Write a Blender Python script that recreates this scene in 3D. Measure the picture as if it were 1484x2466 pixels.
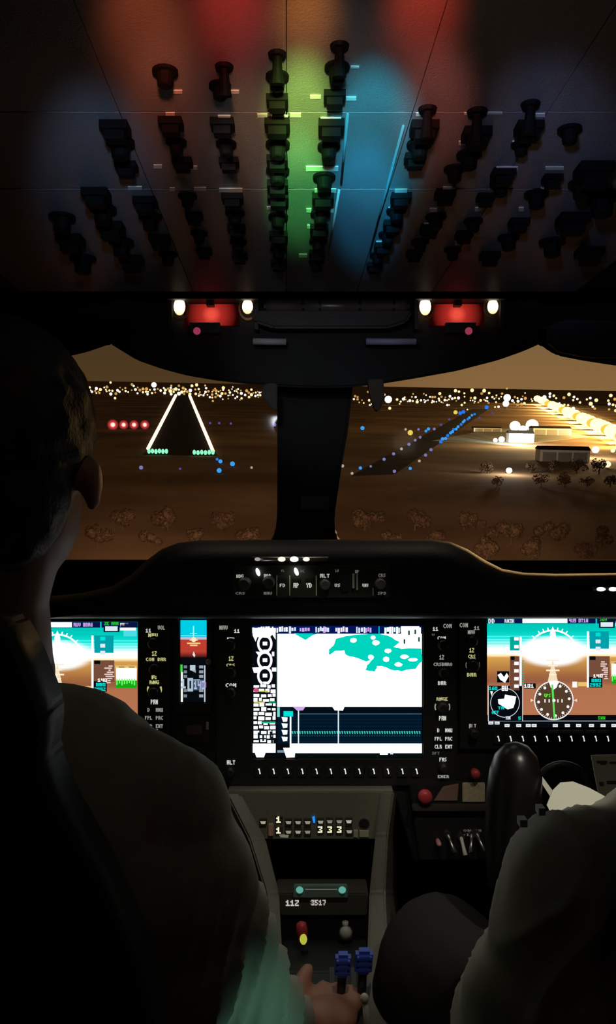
import bpy, bmesh, math, random
from mathutils import Vector, Matrix, noise
random.seed(7)
for o in list(bpy.data.objects): bpy.data.objects.remove(o)
SC = bpy.context.scene
COL = SC.collection
# ------------------------------------------------------------------ camera
IW, IH, FP = 1484, 2466, 1900.0
H_EYE = 38.0                                   # eye height above the airfield
nx, ny, nz = .019, 1.0, .1616
_l = math.sqrt(nx*nx+ny*ny+nz*nz); nx, ny, nz = nx/_l, ny/_l, nz/_l
_c = math.sqrt(1-nz*nz)
F = Vector((0, _c, -nz))
_b = nx*nz/_c
R = Vector((math.sqrt(1-_b*_b-nx*nx), _b, nx)).normalized()
U = R.cross(F).normalized()
C = Vector((0, 0, H_EYE))
cd = bpy.data.cameras.new('camera'); cam = bpy.data.objects.new('camera', cd); COL.objects.link(cam)
cd.sensor_fit = 'VERTICAL'; cd.sensor_height = 36.0; cd.lens = FP/IH*36.0
cd.clip_start = .02; cd.clip_end = 60000
M = Matrix((R, U, -F)).transposed().to_4x4(); M.translation = C
cam.matrix_world = M
SC.camera = cam
SC.view_settings.view_transform = 'Standard'; SC.view_settings.look = 'None'
SC.view_settings.exposure = 0.0; SC.view_settings.gamma = 1.0
SC.view_settings.use_curve_mapping = False
# ------------------------------------------------------------------ helpers
def lin(c):
    return tuple(((x/255)/12.92 if x/255 <= .04045 else ((x/255+.055)/1.055)**2.4) for x in c[:3])
def W(px, py, d):
    return C + F*d + R*((px-742)/FP*d) + U*((1233-py)/FP*d)
def PL(d):
    return lambda px, py, h=0.0: W(px, py, d) - F*h
OVH = .343
def OV(px, py, h=0.0):
    return W(px, py, FP*OVH/(1233-py)) - U*h
def ray(px, py):
    return F + R*((px-742)/FP) + U*((1233-py)/FP)
def G(px, py, h=0.0):
    v = ray(px, py); return C + v*((H_EYE-h)/(-v.z))
def CA(r, u, f): return C + R*r + U*u + F*f     # metres in the aircraft's axes
# ------------------------------------------------------------------ sky
wd = bpy.data.worlds.new('night_sky'); SC.world = wd; wd.use_nodes = True
nt = wd.node_tree; nt.nodes.clear()
def N(t, kind, **kw):
    n = t.nodes.new(kind)
    for k, v in kw.items(): setattr(n, k, v)
    return n
tc = N(nt, 'ShaderNodeTexCoord'); sx = N(nt, 'ShaderNodeSeparateXYZ')
nt.links.new(tc.outputs['Generated'], sx.inputs[0])
rp = N(nt, 'ShaderNodeValToRGB'); nt.links.new(sx.outputs['Z'], rp.inputs[0])
e = rp.color_ramp.elements
e[0].position = 0.0; e[0].color = (.105, .058, .022, 1)
e[1].position = 1.0; e[1].color = (.036, .024, .014, 1)
a = e.new(.05); a.color = (.088, .052, .022, 1)
a = e.new(.16); a.color = (.058, .036, .018, 1)
# the city's light dome is brighter towards the terminal, right of the nose
gdir = ray(1390, 930).normalized()
dt = N(nt, 'ShaderNodeVectorMath', operation='DOT_PRODUCT'); nt.links.new(tc.outputs['Generated'], dt.inputs[0]); dt.inputs[1].default_value = gdir
mr = N(nt, 'ShaderNodeMapRange', interpolation_type='SMOOTHERSTEP'); nt.links.new(dt.outputs['Value'], mr.inputs[0])
mr.inputs[1].default_value = .94; mr.inputs[2].default_value = 1.0; mr.inputs[3].default_value = .78; mr.inputs[4].default_value = 2.5
bg = N(nt, 'ShaderNodeBackground'); ow = N(nt, 'ShaderNodeOutputWorld')
nt.links.new(rp.outputs[0], bg.inputs[0]); nt.links.new(mr.outputs[0], bg.inputs[1]); nt.links.new(bg.outputs[0], ow.inputs[0])
# ------------------------------------------------------------------ lamps
def lamp(name, kind, loc, col, power, target=None, angle=40, blend=.6, size=.01):
    l = bpy.data.lights.new(name, kind); o = bpy.data.objects.new(name, l); COL.objects.link(o)
    l.color = col; l.energy = power; o.location = loc
    if kind != 'SUN': l.shadow_soft_size = size
    if kind == 'SPOT':
        l.spot_size = math.radians(angle); l.spot_blend = blend
    if target is not None:
        o.rotation_euler = (target-loc).to_track_quat('-Z', 'Y').to_euler()
    return o
# unseen spots added behind the eye, grazing the overhead panel to make its coloured streaks
def wash(px_from, d_from, drop, px, py, col, power, ang, blend=.7, size=.012):
    s = W(px_from, 1233, d_from) + U*(OVH-drop)
    lamp('overhead_streak_helper', 'SPOT', s, col, power, OV(px, py), ang, blend, size)
wash(560, .30, .10, 557, 20, (1, .06, .035), 9, 15, 1)
wash(300, .30, .10, 350, 60, (1, .18, .06), 6, 16, 1)
wash(380, .30, .11, 400, 240, (1, .26, .14), 6, 13, 1)
wash(742, .30, .10, 735, 40, (1, .30, .04), 10, 12, 1)
wash(1060, .30, .10, 1020, 10, (1, .08, .035), 9, 14, 1)
wash(730, .30, .12, 728, 270, (.55, 1, .16), 42, 9, .6)
wash(722, .30, .12, 720, 450, (.14, 1, .22), 66, 7.5, .6)
wash(845, .30, .13, 905, 330, (.02, .44, .60), 40, 12, .5)
wash(845, .30, .13, 880, 480, (.01, .36, .72), 62, 8.5, .5)
wash(500, .30, .12, 615, 330, (1, .50, .24), 9, 11, 1)
wash(1100, .30, .12, 1050, 260, (1, .22, .16), 9, 12, 1)
wash(1200, .30, .14, 1330, 430, (.45, .55, 1), 4.2, 22, 1)
wash(200, .30, .14, 240, 430, (.38, .55, .85), 6.5, 17, 1)
wash(800, .30, .14, 780, 560, (.75, .6, .62), 1.8, 46, 1)
# added fills: warm spots for pedestal and subpanel, a dim cabin fill, green sleeve spot
lamp('panel_fill_spot', 'SPOT', CA(.10, .31, .72), (1, .93, .72), 5.0, W(790, 2060, 1.2), 38, .9, .01)
lamp('panel_fill_spot', 'SPOT', CA(.36, .31, .70), (1, .88, .68), 4.0, W(1090, 1930, 1.29), 20, .9, .01)
lamp('cabin_fill_lamp', 'POINT', CA(.42, .30, -.25), (1, .84, .62), .17, size=.05)
lamp('sleeve_fill_spot', 'SPOT', CA(.25, -.60, .58), (.38, 1, .78), 1.1, W(655, 2500, .82), 32, 1, .012)
# landing lamp under the nose
lamp('landing_lamp', 'SPOT', CA(0, -1.2, 6), (1, .60, .40), 1.1e6, G(760, 1350), 46, .7, .2)
# ------------------------------------------------------------------ materials
MATS = {}
def mat(name, col, rough=.5, metal=0.0, bump=0.0, bscale=60, var=0.0, spec=.5, sheen=0):
    if name in MATS: return MATS[name]
    m = bpy.data.materials.new(name); m.use_nodes = True; t = m.node_tree
    b = t.nodes['Principled BSDF']
    b.inputs['Base Color'].default_value = (*col, 1); b.inputs['Roughness'].default_value = rough
    b.inputs['Metallic'].default_value = metal; b.inputs['Specular IOR Level'].default_value = spec
    if sheen: b.inputs['Sheen Weight'].default_value = sheen
    if bump or var:
        tx = N(t, 'ShaderNodeTexCoord'); nz_ = N(t, 'ShaderNodeTexNoise'); nz_.inputs['Scale'].default_value = bscale
        nz_.inputs['Detail'].default_value = 4
        t.links.new(tx.outputs['Object'], nz_.inputs['Vector'])
        if bump:
            bp = N(t, 'ShaderNodeBump'); bp.inputs['Strength'].default_value = bump; bp.inputs['Distance'].default_value = .002
            t.links.new(nz_.outputs[0], bp.inputs['Height']); t.links.new(bp.outputs[0], b.inputs['Normal'])
        if var:
            r_ = N(t, 'ShaderNodeValToRGB'); r_.color_ramp.elements[0].position = .3; r_.color_ramp.elements[1].position = .7
            r_.color_ramp.elements[0].color = (*[x*(1-var) for x in col], 1); r_.color_ramp.elements[1].color = (*[min(1, x*(1+var)) for x in col], 1)
            t.links.new(nz_.outputs[0], r_.inputs[0]); t.links.new(r_.outputs[0], b.inputs['Base Color'])
    MATS[name] = m; return m
def glow(name, col, strength, sample=True):
    if name in MATS: return MATS[name]
    m = bpy.data.materials.new(name); m.use_nodes = True; t = m.node_tree; t.nodes.clear()
    em = N(t, 'ShaderNodeEmission'); em.inputs[0].default_value = (*col, 1); em.inputs[1].default_value = strength
    o = N(t, 'ShaderNodeOutputMaterial'); t.links.new(em.outputs[0], o.inputs[0])
    if not sample: m.cycles.emission_sampling = 'NONE'
    MATS[name] = m; return m
def lens(name, core, rim, r0, r1, sample=True, mid=None):
    """a glow painted by radius: hot core, fading to the rim colour (object space, radius in metres)"""
    m = bpy.data.materials.new(name); m.use_nodes = True; t = m.node_tree; t.nodes.clear()
    tx = N(t, 'ShaderNodeTexCoord'); ln = N(t, 'ShaderNodeVectorMath', operation='LENGTH'); t.links.new(tx.outputs['Object'], ln.inputs[0])
    mr_ = N(t, 'ShaderNodeMapRange'); t.links.new(ln.outputs['Value'], mr_.inputs[0]); mr_.inputs[1].default_value = r0; mr_.inputs[2].default_value = r1
    r_ = N(t, 'ShaderNodeValToRGB'); r_.color_ramp.elements[0].color = (*core, 1); r_.color_ramp.elements[1].color = (*rim, 1)
    if mid: r_.color_ramp.elements.new(.3).color = (*mid, 1)
    em = N(t, 'ShaderNodeEmission'); t.links.new(mr_.outputs[0], r_.inputs[0]); t.links.new(r_.outputs[0], em.inputs[0])
    o = N(t, 'ShaderNodeOutputMaterial'); t.links.new(em.outputs[0], o.inputs[0])
    if not sample: m.cycles.emission_sampling = 'NONE'
    return m
def screen_mat():
    if 'screen_light' in MATS: return MATS['screen_light']
    m = bpy.data.materials.new('screen_light'); m.use_nodes = True; t = m.node_tree; t.nodes.clear()
    at = N(t, 'ShaderNodeAttribute', attribute_name='Col'); em = N(t, 'ShaderNodeEmission'); o = N(t, 'ShaderNodeOutputMaterial')
    t.links.new(at.outputs['Color'], em.inputs[0]); t.links.new(em.outputs[0], o.inputs[0])
    MATS['screen_light'] = m; return m
M_FRAME = mat('frame_black', (.005, .005, .006), .6, bump=.15, bscale=200, spec=.25)
M_BLACK = mat('black_plastic', (.012, .012, .014), .55, bump=.15, bscale=300)
M_HOOD = mat('hood_vinyl', (.017, .019, .030), .55, bump=.3, bscale=350, spec=.28)
M_PANEL = mat('panel_paint', (.014, .015, .018), .5, bump=.1, bscale=400)
M_BEZEL = mat('bezel_plastic', (.018, .019, .022), .45, bump=.1, bscale=400)
M_KNOB = mat('knob_rubber', (.02, .02, .02), .5)
M_GREY = mat('grey_pedestal_paint', (.20, .19, .155), .5, bump=.2, bscale=250, var=.08)
M_OVER = mat('overhead_paint', (.17, .17, .18), .42, bump=.25, bscale=500, var=.06)
M_OKNOB = mat('overhead_knob', (.004, .0035, .004), .65, spec=.06)
M_LEATHER = mat('black_leather', (.006, .006, .008), .6, bump=.3, bscale=120, spec=.25)
M_SHELL = mat('dark_headliner', (.018, .015, .013), .9, bump=.2, bscale=200, spec=.1)
M_SHIRT = mat('uniform_shirt', (.50, .455, .37), .85, bump=.25, bscale=500, spec=.2)
M_TROUSER = mat('dark_trousers', (.024, .022, .021), .9, bump=.2, bscale=400, spec=.1)
M_SKIN = mat('skin', (.46, .22, .15), .55, bump=.1, bscale=300)
M_HAIR = mat('dark_hair', (.008, .006, .005), .6, bump=.6, bscale=250)
M_BLUE = mat('blue_knob', (.05, .10, .62), .4)
M_RED = mat('red_knob', (.55, .05, .06), .4)
M_WHITE = mat('white_paint', (.75, .74, .70), .5)
M_PAPER = mat('paper', (.82, .79, .66), .8)
M_STEEL = mat('brushed_steel', (.5, .5, .5), .35, metal=1)
M_PLACARD = mat('placard_print', (.62, .62, .58), .6)
M_CREAM = mat('cream_plate', (.55, .47, .33), .6, bump=.2, bscale=200, var=.15)
# ------------------------------------------------------------------ mesh builder
class MB:
    def __init__(s): s.v = []; s.f = []; s.c = []; s.m = []
    def add(s, vs, fs, col=None, m=0):
        n = len(s.v); s.v += [Vector(x) for x in vs]
        for f in fs: s.f.append([i+n for i in f]); s.c.append(col); s.m.append(m)
        return s
    def flat(s, p, pts, h=0.0, col=None, m=0):
        s.add([p(x, y, h) for x, y in pts], [list(range(len(pts)))], col, m); return s
    def rect(s, p, x0, y0, x1, y1, h=0.0, col=None, m=0):
        return s.flat(p, [(x0, y1), (x1, y1), (x1, y0), (x0, y0)], h, col, m)
    def ring(s, p, cx, cy, r0, r1, h, col, n=40, a0=0, a1=360, ry=1.0):
        for i in range(n):
            a = math.radians(a0+(a1-a0)*i/n); b = math.radians(a0+(a1-a0)*(i+1)/n)
            s.flat(p, [(cx+r0*math.cos(a), cy-r0*math.sin(a)*ry), (cx+r1*math.cos(a), cy-r1*math.sin(a)*ry), (cx+r1*math.cos(b), cy-r1*math.sin(b)*ry), (cx+r0*math.cos(b), cy-r0*math.sin(b)*ry)], h, col)
        return s
    def disc(s, p, cx, cy, r, h, col, n=36, ry=1.0, m=0):
        return s.flat(p, [(cx+r*math.cos(2*math.pi*i/n), cy-r*ry*math.sin(2*math.pi*i/n)) for i in range(n)], h, col, m)
    def prism(s, p, pts, h0, h1, m=0, inset=0.0):
        n = len(pts); cx = sum(a for a, b in pts)/n; cy = sum(b for a, b in pts)/n
        top = [(cx+(a-cx)*(1-inset), cy+(b-cy)*(1-inset)) for a, b in pts]
        vs = [p(x, y, h0) for x, y in pts]+[p(x, y, h1) for x, y in top]
        fs = [list(range(n))[::-1], list(range(n, 2*n))]+[[i, (i+1) % n, n+(i+1) % n, n+i] for i in range(n)]
        return s.add(vs, fs, None, m)
    def box(s, p, x0, y0, x1, y1, h0, h1, m=0, inset=0.0):
        return s.prism(p, [(x0, y1), (x1, y1), (x1, y0), (x0, y0)], h0, h1, m, inset)
    def obox(s, o, ax, ay, az, m=0):
        vs = [o+ax*i+ay*j+az*k for k in (-1, 1) for j in (-1, 1) for i in (-1, 1)]
        return s.add(vs, [[0, 2, 3, 1], [4, 5, 7, 6], [0, 1, 5, 4], [2, 6, 7, 3], [0, 4, 6, 2], [1, 3, 7, 5]], None, m)
    def tube(s, pts, rad, n=12, m=0, cap=True, col=None):
        pts = [Vector(x) for x in pts]
        if not hasattr(rad, '__len__'): rad = [rad]*len(pts)
        vs = []; prev = None
        for i, q in enumerate(pts):
            t = (pts[min(i+1, len(pts)-1)]-pts[max(i-1, 0)]).normalized()
            a = (prev - t*prev.dot(t)).normalized() if prev is not None and (prev - t*prev.dot(t)).length > 1e-6 else t.orthogonal().normalized()
            prev = a; b = t.cross(a)
            vs += [q+(a*math.cos(2*math.pi*k/n)+b*math.sin(2*math.pi*k/n))*rad[i] for k in range(n)]
        fs = [[i*n+k, i*n+(k+1) % n, (i+1)*n+(k+1) % n, (i+1)*n+k] for i in range(len(pts)-1) for k in range(n)]
        if cap: fs += [list(range(n))[::-1], [(len(pts)-1)*n+k for k in range(n)]]
        return s.add(vs, fs, col, m)
    def ball(s, c, r, n=12, basis=None, m=0, col=None):
        rx, ry, rz = r if hasattr(r, '__len__') else (r, r, r)
        bx, by, bz = basis or (R, F, U)
        vs = [c+bz*rz]; h = n//2
        for j in range(1, h):
            t = math.pi*j/h
            for k in range(n):
                a = 2*math.pi*k/n
                vs.append(c+bx*(rx*math.sin(t)*math.cos(a))+by*(ry*math.sin(t)*math.sin(a))+bz*(rz*math.cos(t)))
        vs.append(c-bz*rz); L = len(vs)-1
        fs = [[0, 1+k, 1+(k+1) % n] for k in range(n)]
        for j in range(h-2):
            fs += [[1+j*n+k, 1+(j+1)*n+k, 1+(j+1)*n+(k+1) % n, 1+j*n+(k+1) % n] for k in range(n)]
        o = 1+(h-2)*n
        fs += [[o+k, L, o+(k+1) % n] for k in range(n)]
        return s.add(vs, fs, col, m)
    def mesh(s, name, origin, mats, smooth=False, bevel=0.0):
        me = bpy.data.meshes.new(name)
        me.from_pydata([tuple(v-origin) for v in s.v], [], s.f)
        for m in (mats if isinstance(mats, (list, tuple)) else [mats]): me.materials.append(m)
        for p_, i in zip(me.polygons, s.m): p_.material_index = i
        if any(c is not None for c in s.c):
            at = me.color_attributes.new('Col', 'FLOAT_COLOR', 'CORNER')
            k = 0
            for p_, c in zip(me.polygons, s.c):
                for _ in range(p_.loop_total):
                    at.data[k].color = (*(c or (0, 0, 0)), 1); k += 1
        else:
            bm = bmesh.new(); bm.from_mesh(me)
            bmesh.ops.recalc_face_normals(bm, faces=bm.faces)
            if bevel: bmesh.ops.bevel(bm, geom=list(bm.edges), offset=bevel, segments=2, affect='EDGES', clamp_overlap=True)
            bm.to_mesh(me); bm.free()
        if smooth:
            for p_ in me.polygons: p_.use_smooth = True
        return me
    def build(s, name, mats, parent=None, smooth=False, bevel=0.0):
        o_ = sum(s.v, Vector())/max(1, len(s.v))
        ob = bpy.data.objects.new(name, s.mesh(name, o_, mats, smooth, bevel)); COL.objects.link(ob)
        if parent is not None:
            ob.parent = parent; ob.location = o_-wloc(parent)
        else: ob.location = o_
        return ob
def wloc(o):
    v = Vector(o.location)
    while o.parent is not None: o = o.parent; v += Vector(o.location)
    return v
def thing(name, loc, label, cat, group=None):
    o = bpy.data.objects.new(name, None); COL.objects.link(o); o.location = loc; o.empty_display_size = .05
    return tag(o, label, cat, group)
def tag(o, label=None, cat=None, group=None, kind=None):
    if label: o['label'] = label
    if cat: o['category'] = cat
    if group: o['group'] = group
    if kind: o['kind'] = kind
    return o
def struct(mb, name, m, label=None, parent=None, bevel=0.0, smooth=False):
    o = mb.build(name, m, parent, smooth, bevel); o['kind'] = 'structure'
    if label: o['label'] = label
    return o
def inst(name, me, loc, parent=None, scale=None):
    o = bpy.data.objects.new(name, me); COL.objects.link(o); o.parent = parent
    o.location = loc-wloc(parent) if parent is not None else loc
    if scale: o.scale = (scale,)*3 if not hasattr(scale, '__len__') else scale
    return o
FONT = dict(zip('ABCDEFGHIJKLMNOPQRSTUVWXYZ0123456789-', '''757 5 5|656 5 6 |344 4 3|655 5 6|746 4 7|746 4 4|745 5 3|557 5 5|722 2 7|111 5 2|556 5 5|444 4 7|577 5 5|577 7 5|255 5 2|656 4 4|255 7 3|656 5 5|342 1 6|722 2 2|555 5 7|555 5 2|557 7 5|552 5 5|552 2 2|712 4 7|755 5 7|262 2 7|712 4 7|712 1 7|557 1 1|746 1 6|347 5 7|711 2 2|757 5 7|757 1 7|007 0 0'''.replace(' ', '').split('|')))
def text(mb, p, s, cx, cy, h, w, hh, col):
    """pixel lettering, w px per character cell, hh px tall"""
    x = cx-len(s)*w/2
    for ch in s:
        rows = FONT.get(ch)
        if rows:
            for j, r_ in enumerate(rows[:5]):
                b = int(r_)
                for i in range(3):
                    if b & (4 >> i):
                        mb.rect(p, x+i*w/3.7, cy-hh/2+j*hh/5, x+(i+1.12)*w/3.7, cy-hh/2+(j+1.1)*hh/5, h, col)
        x += w
# =================================================================== OUTSIDE
def ground_mat():
    m = mat('airfield_grass', (.10, .062, .035), .95, spec=.05); t = m.node_tree; b = t.nodes['Principled BSDF']
    tx = N(t, 'ShaderNodeTexCoord'); n1 = N(t, 'ShaderNodeTexNoise'); n1.inputs['Scale'].default_value = .012; n1.inputs['Detail'].default_value = 9
    t.links.new(tx.outputs['Object'], n1.inputs['Vector'])
    r_ = N(t, 'ShaderNodeValToRGB'); r_.color_ramp.elements[0].position = .38; r_.color_ramp.elements[1].position = .68
    r_.color_ramp.elements[0].color = (.20, .125, .07, 1); r_.color_ramp.elements[1].color = (.46, .30, .17, 1)
    t.links.new(n1.outputs[0], r_.inputs[0]); t.links.new(r_.outputs[0], b.inputs['Base Color']); return m
mb = MB(); S = 45000
mb.add([Vector((-S, -2000, 0)), Vector((S, -2000, 0)), Vector((S, S, 0)), Vector((-S, S, 0))], [[0, 1, 2, 3]])
struct(mb, 'ground', ground_mat(), 'dark brown airfield grassland stretching to the lit horizon')
# runway and taxiway pavement
M_TAR = mat('asphalt', (.03, .026, .022), .9, spec=.1)
def slab(name, pts, m, label, h=.05):
    mb = MB(); q = [G(*a) for a in pts]; n = len(q)
    mb.add([v+Vector((0, 0, 0)) for v in q]+[v+Vector((0, 0, h)) for v in q], [list(range(n))[::-1], list(range(n, 2*n))]+[[i, (i+1) % n, n+(i+1) % n, n+i] for i in range(n)])
    return struct(mb, name, m, label)
slab('runway', [(345, 1096), (524, 1098), (452, 950), (428, 950)], M_TAR, 'dark asphalt runway between two rows of white edge lights', .08)
slab('taxiway', [(845, 1147), (952, 1142), (1178, 985), (1140, 985)], M_TAR, 'dark taxiway between rows of small blue lights', .08)
# --- lamps on the field
def icos(name, m, sub=2):
    me = bpy.data.meshes.new(name); bm = bmesh.new(); bmesh.ops.create_icosphere(bm, subdivisions=sub, radius=1); bm.to_mesh(me); bm.free()
    me.materials.append(m)
    for p_ in me.polygons: p_.use_smooth = True
    return me
def lampmesh(name, m):
    """a squat lamp on a short stem, radius 1, base at the bottom"""
    mb = MB(); Z = Vector((0, 0, 1)); O = Vector()
    mb.ball(O, (1, 1, 1), 10, (Vector((1, 0, 0)), Vector((0, 1, 0)), Z), 0)
    mb.tube([O-Z*1.5, O-Z*1.4, O-Z*.9], [.6, .35, .35], 8, 1)
    return mb.mesh(name, O, [m, M_BLACK], True)
def field_light(name, me, px, py, rpx, label, cat, group, tall=1.0):
    q = G(px, py+rpx*1.5*tall); d = (q-C).dot(F); r = rpx*d/FP
    o = inst(name, me, q+Vector((0, 0, r*1.5*tall)), None, (r, r, r*tall))
    return tag(o, label, cat, group)
EM_WARM = glow('edge_lamp_glow', (1, .72, .55), 1.9, False)
EM_GREEN = glow('threshold_lamp_glow', (.28, 1, .62), 1.15, False)
EM_BLUE = glow('blue_lamp_glow', (.02, .22, 1), .95, False)
EM_CYAN = glow('cyan_lamp_glow', (.05, .38, 1), 1.0, False)
EM_LILAC = glow('lilac_lamp_glow', (.36, .34, .85), .6, False)
EM_VIO = glow('violet_lamp_glow', (.10, .07, .35), .9, False)
EM_YEL = glow('yellow_lamp_glow', (1, .78, .12), .9, False)
EM_DIMW = glow('dim_white_lamp_glow', (.6, .5, .45), .8, False)
L_WARM, L_GREEN, L_BLUE, L_CYAN, L_LILAC, L_VIO, L_YEL, L_DIM = [lampmesh('field_lamp', m) for m in (EM_WARM, EM_GREEN, EM_BLUE, EM_CYAN, EM_LILAC, EM_VIO, EM_YEL, EM_DIMW)]
for side, (x0, y0, x1, y1) in (('left', (357, 1080, 423, 953)), ('right', (513, 1086, 457, 953))):
    n = 46
    for i in range(n):
        t = i/(n-1); t = t**.9
        field_light('runway_edge_light', L_WARM, x0+(x1-x0)*t, y0+(y1-y0)*t, 4.6-1.0*t, f'white runway edge light in the long {side} hand row', 'runway light', f'{side} runway edge lights')
for side, xs, y in (('left', [359+i*8.4 for i in range(6)], 1087), ('right', [468+i*9.0 for i in range(6)], 1090)):
    for x in xs:
        field_light('threshold_light', L_GREEN, x, y+random.uniform(-1, 1), 4.1, f'bright green runway threshold light in the {side} hand bar', 'runway light', f'{side} threshold lights', 1.5)
# approach slope indicator: four red units
names4 = ['leftmost', 'second from left', 'third from left', 'rightmost']
for i, x in enumerate((272, 298, 323, 349)):
    q = G(x, 1034); d = (q-C).dot(F); k = d/FP
    t = thing('approach_slope_light', q, f'red approach slope light beside the runway, {names4[i]} of four', 'runway light', 'red approach slope lights')
    c_ = q+Vector((0, 0, 11*k)); tow = (C-c_).normalized()
    mb = MB(); ax = R; up = tow.cross(ax)*-1
    rr = (13.5 if i == 0 else 11.5)*k
    mb.tube([c_+tow*.1*k, c_+tow*2.0*k], [rr, rr*.96], 28)
    mb.build('lens_with_halo', lens('papi_lens_halo', (2.0, 1.1, .9), (.07, .006, .006), rr*.25, rr*.98, False, (.75, .06, .07)), t)  # red halo of the lamp's bloom is painted into the lens disc
    mb = MB(); mb.tube([c_-tow*14*k, c_+tow*.1*k], [8*k, 10*k], 12); mb.build('lamp_housing', M_BLACK, t)
    for s_ in (-1, 1):
        mb = MB(); mb.tube([q+R*s_*4*k, q+R*s_*4*k+Vector((0, 0, 6*k))], .8*k, 6); mb.build('leg', M_BLACK, t)
for (x, y, r, me, lb) in [(523, 1106, 3.5, L_BLUE, 'small blue light touching the right end of the green threshold bar'), (531, 1111, 5, L_CYAN, 'blue light just right of the green threshold bar'),
        (560, 1117, 6, L_CYAN, 'blue light farthest right of the threshold cluster'), (528, 1133, 6, L_CYAN, 'lowest blue light under the right end of the threshold bar'),
        (340, 1126, 5, L_LILAC, 'lilac light below the left end of the threshold bar'), (434, 1129, 3, L_VIO, 'faint violet light below the middle of the runway threshold'),
        (606, 1126, 3, L_DIM, 'faint white light between the threshold and the centre post'), (506, 1019, 3, L_VIO, 'faint violet light right of the runway, first of three'),
        (528, 1019, 3, L_VIO, 'faint violet light right of the runway, second of three'), (556, 1020, 3, L_VIO, 'faint violet light right of the runway, third of three'),
        (661, 1023, 4.5, L_LILAC, 'lilac light close to the left edge of the centre post'), (873, 1031, 5, L_CYAN, 'lone blue light close to the right edge of the centre post'),
        (1097, 993, 5, L_YEL, 'yellow light far along the taxiway'), (988, 1042, 6.5, L_YEL, 'yellow light left of the taxiway rows'),
        (977, 1034, 3, L_DIM, 'small white light beside the near yellow taxiway light'), (1172, 981, 5, L_BLUE, 'blue light below the city lights at the taxiway end'),
        (1155, 1007, 3, L_VIO, 'faint violet light right of the far taxiway row'), (1186, 995, 3, L_VIO, 'rightmost faint violet light past the taxiway end')]:
    field_light('airfield_light', me, x, y, r, lb, 'airfield light', None)
rowA = [(825, 1122, 4, L_DIM), (848, 1140, 3.5, L_DIM), (868, 1127, 4, L_CYAN), (893, 1123, 3, L_LILAC), (925, 1106, 4, L_LILAC), (948, 1093, 4, L_LILAC), (967, 1081, 3.5, L_DIM), (985, 1070, 4, L_LILAC), (1000, 1060, 3.5, L_LILAC), (1012, 1053, 3.5, L_LILAC), (1008, 1034, 3, L_LILAC), (1026, 1038, 3.5, L_CYAN), (1032, 1033, 4, L_CYAN), (1046, 1033, 3.5, L_LILAC), (1062, 1023, 3.5, L_VIO), (1082, 1010, 3, L_VIO), (1108, 995, 4.5, L_BLUE), (1116, 992, 4.5, L_BLUE)]
rowB = [(950, 1135, 4, L_LILAC), (988, 1128, 4, L_CYAN), (1010, 1110, 3.5, L_DIM), (1025, 1096, 4, L_LILAC), (1038, 1083, 4, L_LILAC)]
for i in range(16):
    t = i/15; rowB.append((1062+80*t+random.uniform(-2, 2), 1063-66*t+random.uniform(-3, 2), 4.2-1.2*t, L_CYAN if i % 3 else L_BLUE))
for nm, row in (('left', rowA), ('right', rowB)):
    for k_, (x, y, r, me) in enumerate(row):
        tint = ('blue' if me in (L_CYAN, L_BLUE) else 'lilac' if me in (L_LILAC, L_VIO) else 'pale')
        o_ = f'{k_+1}' + ('th' if 10 <= (k_+1) % 100 <= 20 else {1: 'st', 2: 'nd', 3: 'rd'}.get((k_+1) % 10, 'th'))
        field_light('taxiway_light', me, x, y, r, f'small {tint} taxiway light, {o_} from the near end of the {nm} hand row', 'taxiway light', f'{nm} taxiway lights')
# --- the city along the horizon
EM_C = [glow('city_glow_warm', (1, .72, .36), 1.5, False), glow('city_glow_gold', (1, .55, .14), .8, False), glow('city_glow_white', (1, .9, .75), 2.0, False), glow('city_glow_dim', (.8, .45, .15), .7, False)]
L_C = [lampmesh('city_lamp', m) for m in EM_C]
CITY = [(371, 927, 8), (935, 962, 12), (1221, 958, 12), (1218, 972, 11)]
def city(x0, x1, n, yc, spread, sec, rmin=1.6, rmax=3.9):
    for i in range(n):
        x = random.uniform(x0, x1); hz = 926+.019*(x-742)
        y = max(hz+1, yc(x)+random.gauss(0, spread)); rad_ = random.uniform(rmin, rmax)
        for _ in range(30):
            if all((x-a)**2+(y-b)**2 > (rad_+c)**2*.9 for a, b, c in CITY): break
            x = random.uniform(x0, x1); y = max(hz+1, yc(x)+random.gauss(0, spread*1.3)); rad_ = random.uniform(rmin, rmax*.8)
        CITY.append((x, y, rad_))
        k = random.choices(range(4), (6, 3, 5, 2))[0]
        field_light('city_light', L_C[k], x, y, rad_, f'warm city light on the horizon {sec}', 'city light', f'city lights {sec}')
city(178, 400, 62, lambda x: 941, 5, 'left of the runway')
city(405, 475, 26, lambda x: 940, 4, 'at the far end of the runway', 2.5, 5)
city(478, 640, 66, lambda x: 946+(x-478)*.03, 6, 'between the runway and the centre post')
city(852, 1090, 60, lambda x: 962, 6, 'just right of the centre post')
city(1095, 1290, 50, lambda x: 966, 7, 'left of the floodlit road')
city(1300, 1500, 36, lambda x: 962+(x-1300)*.05, 12, 'above the floodlit road', 2.5, 5.5)
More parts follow.
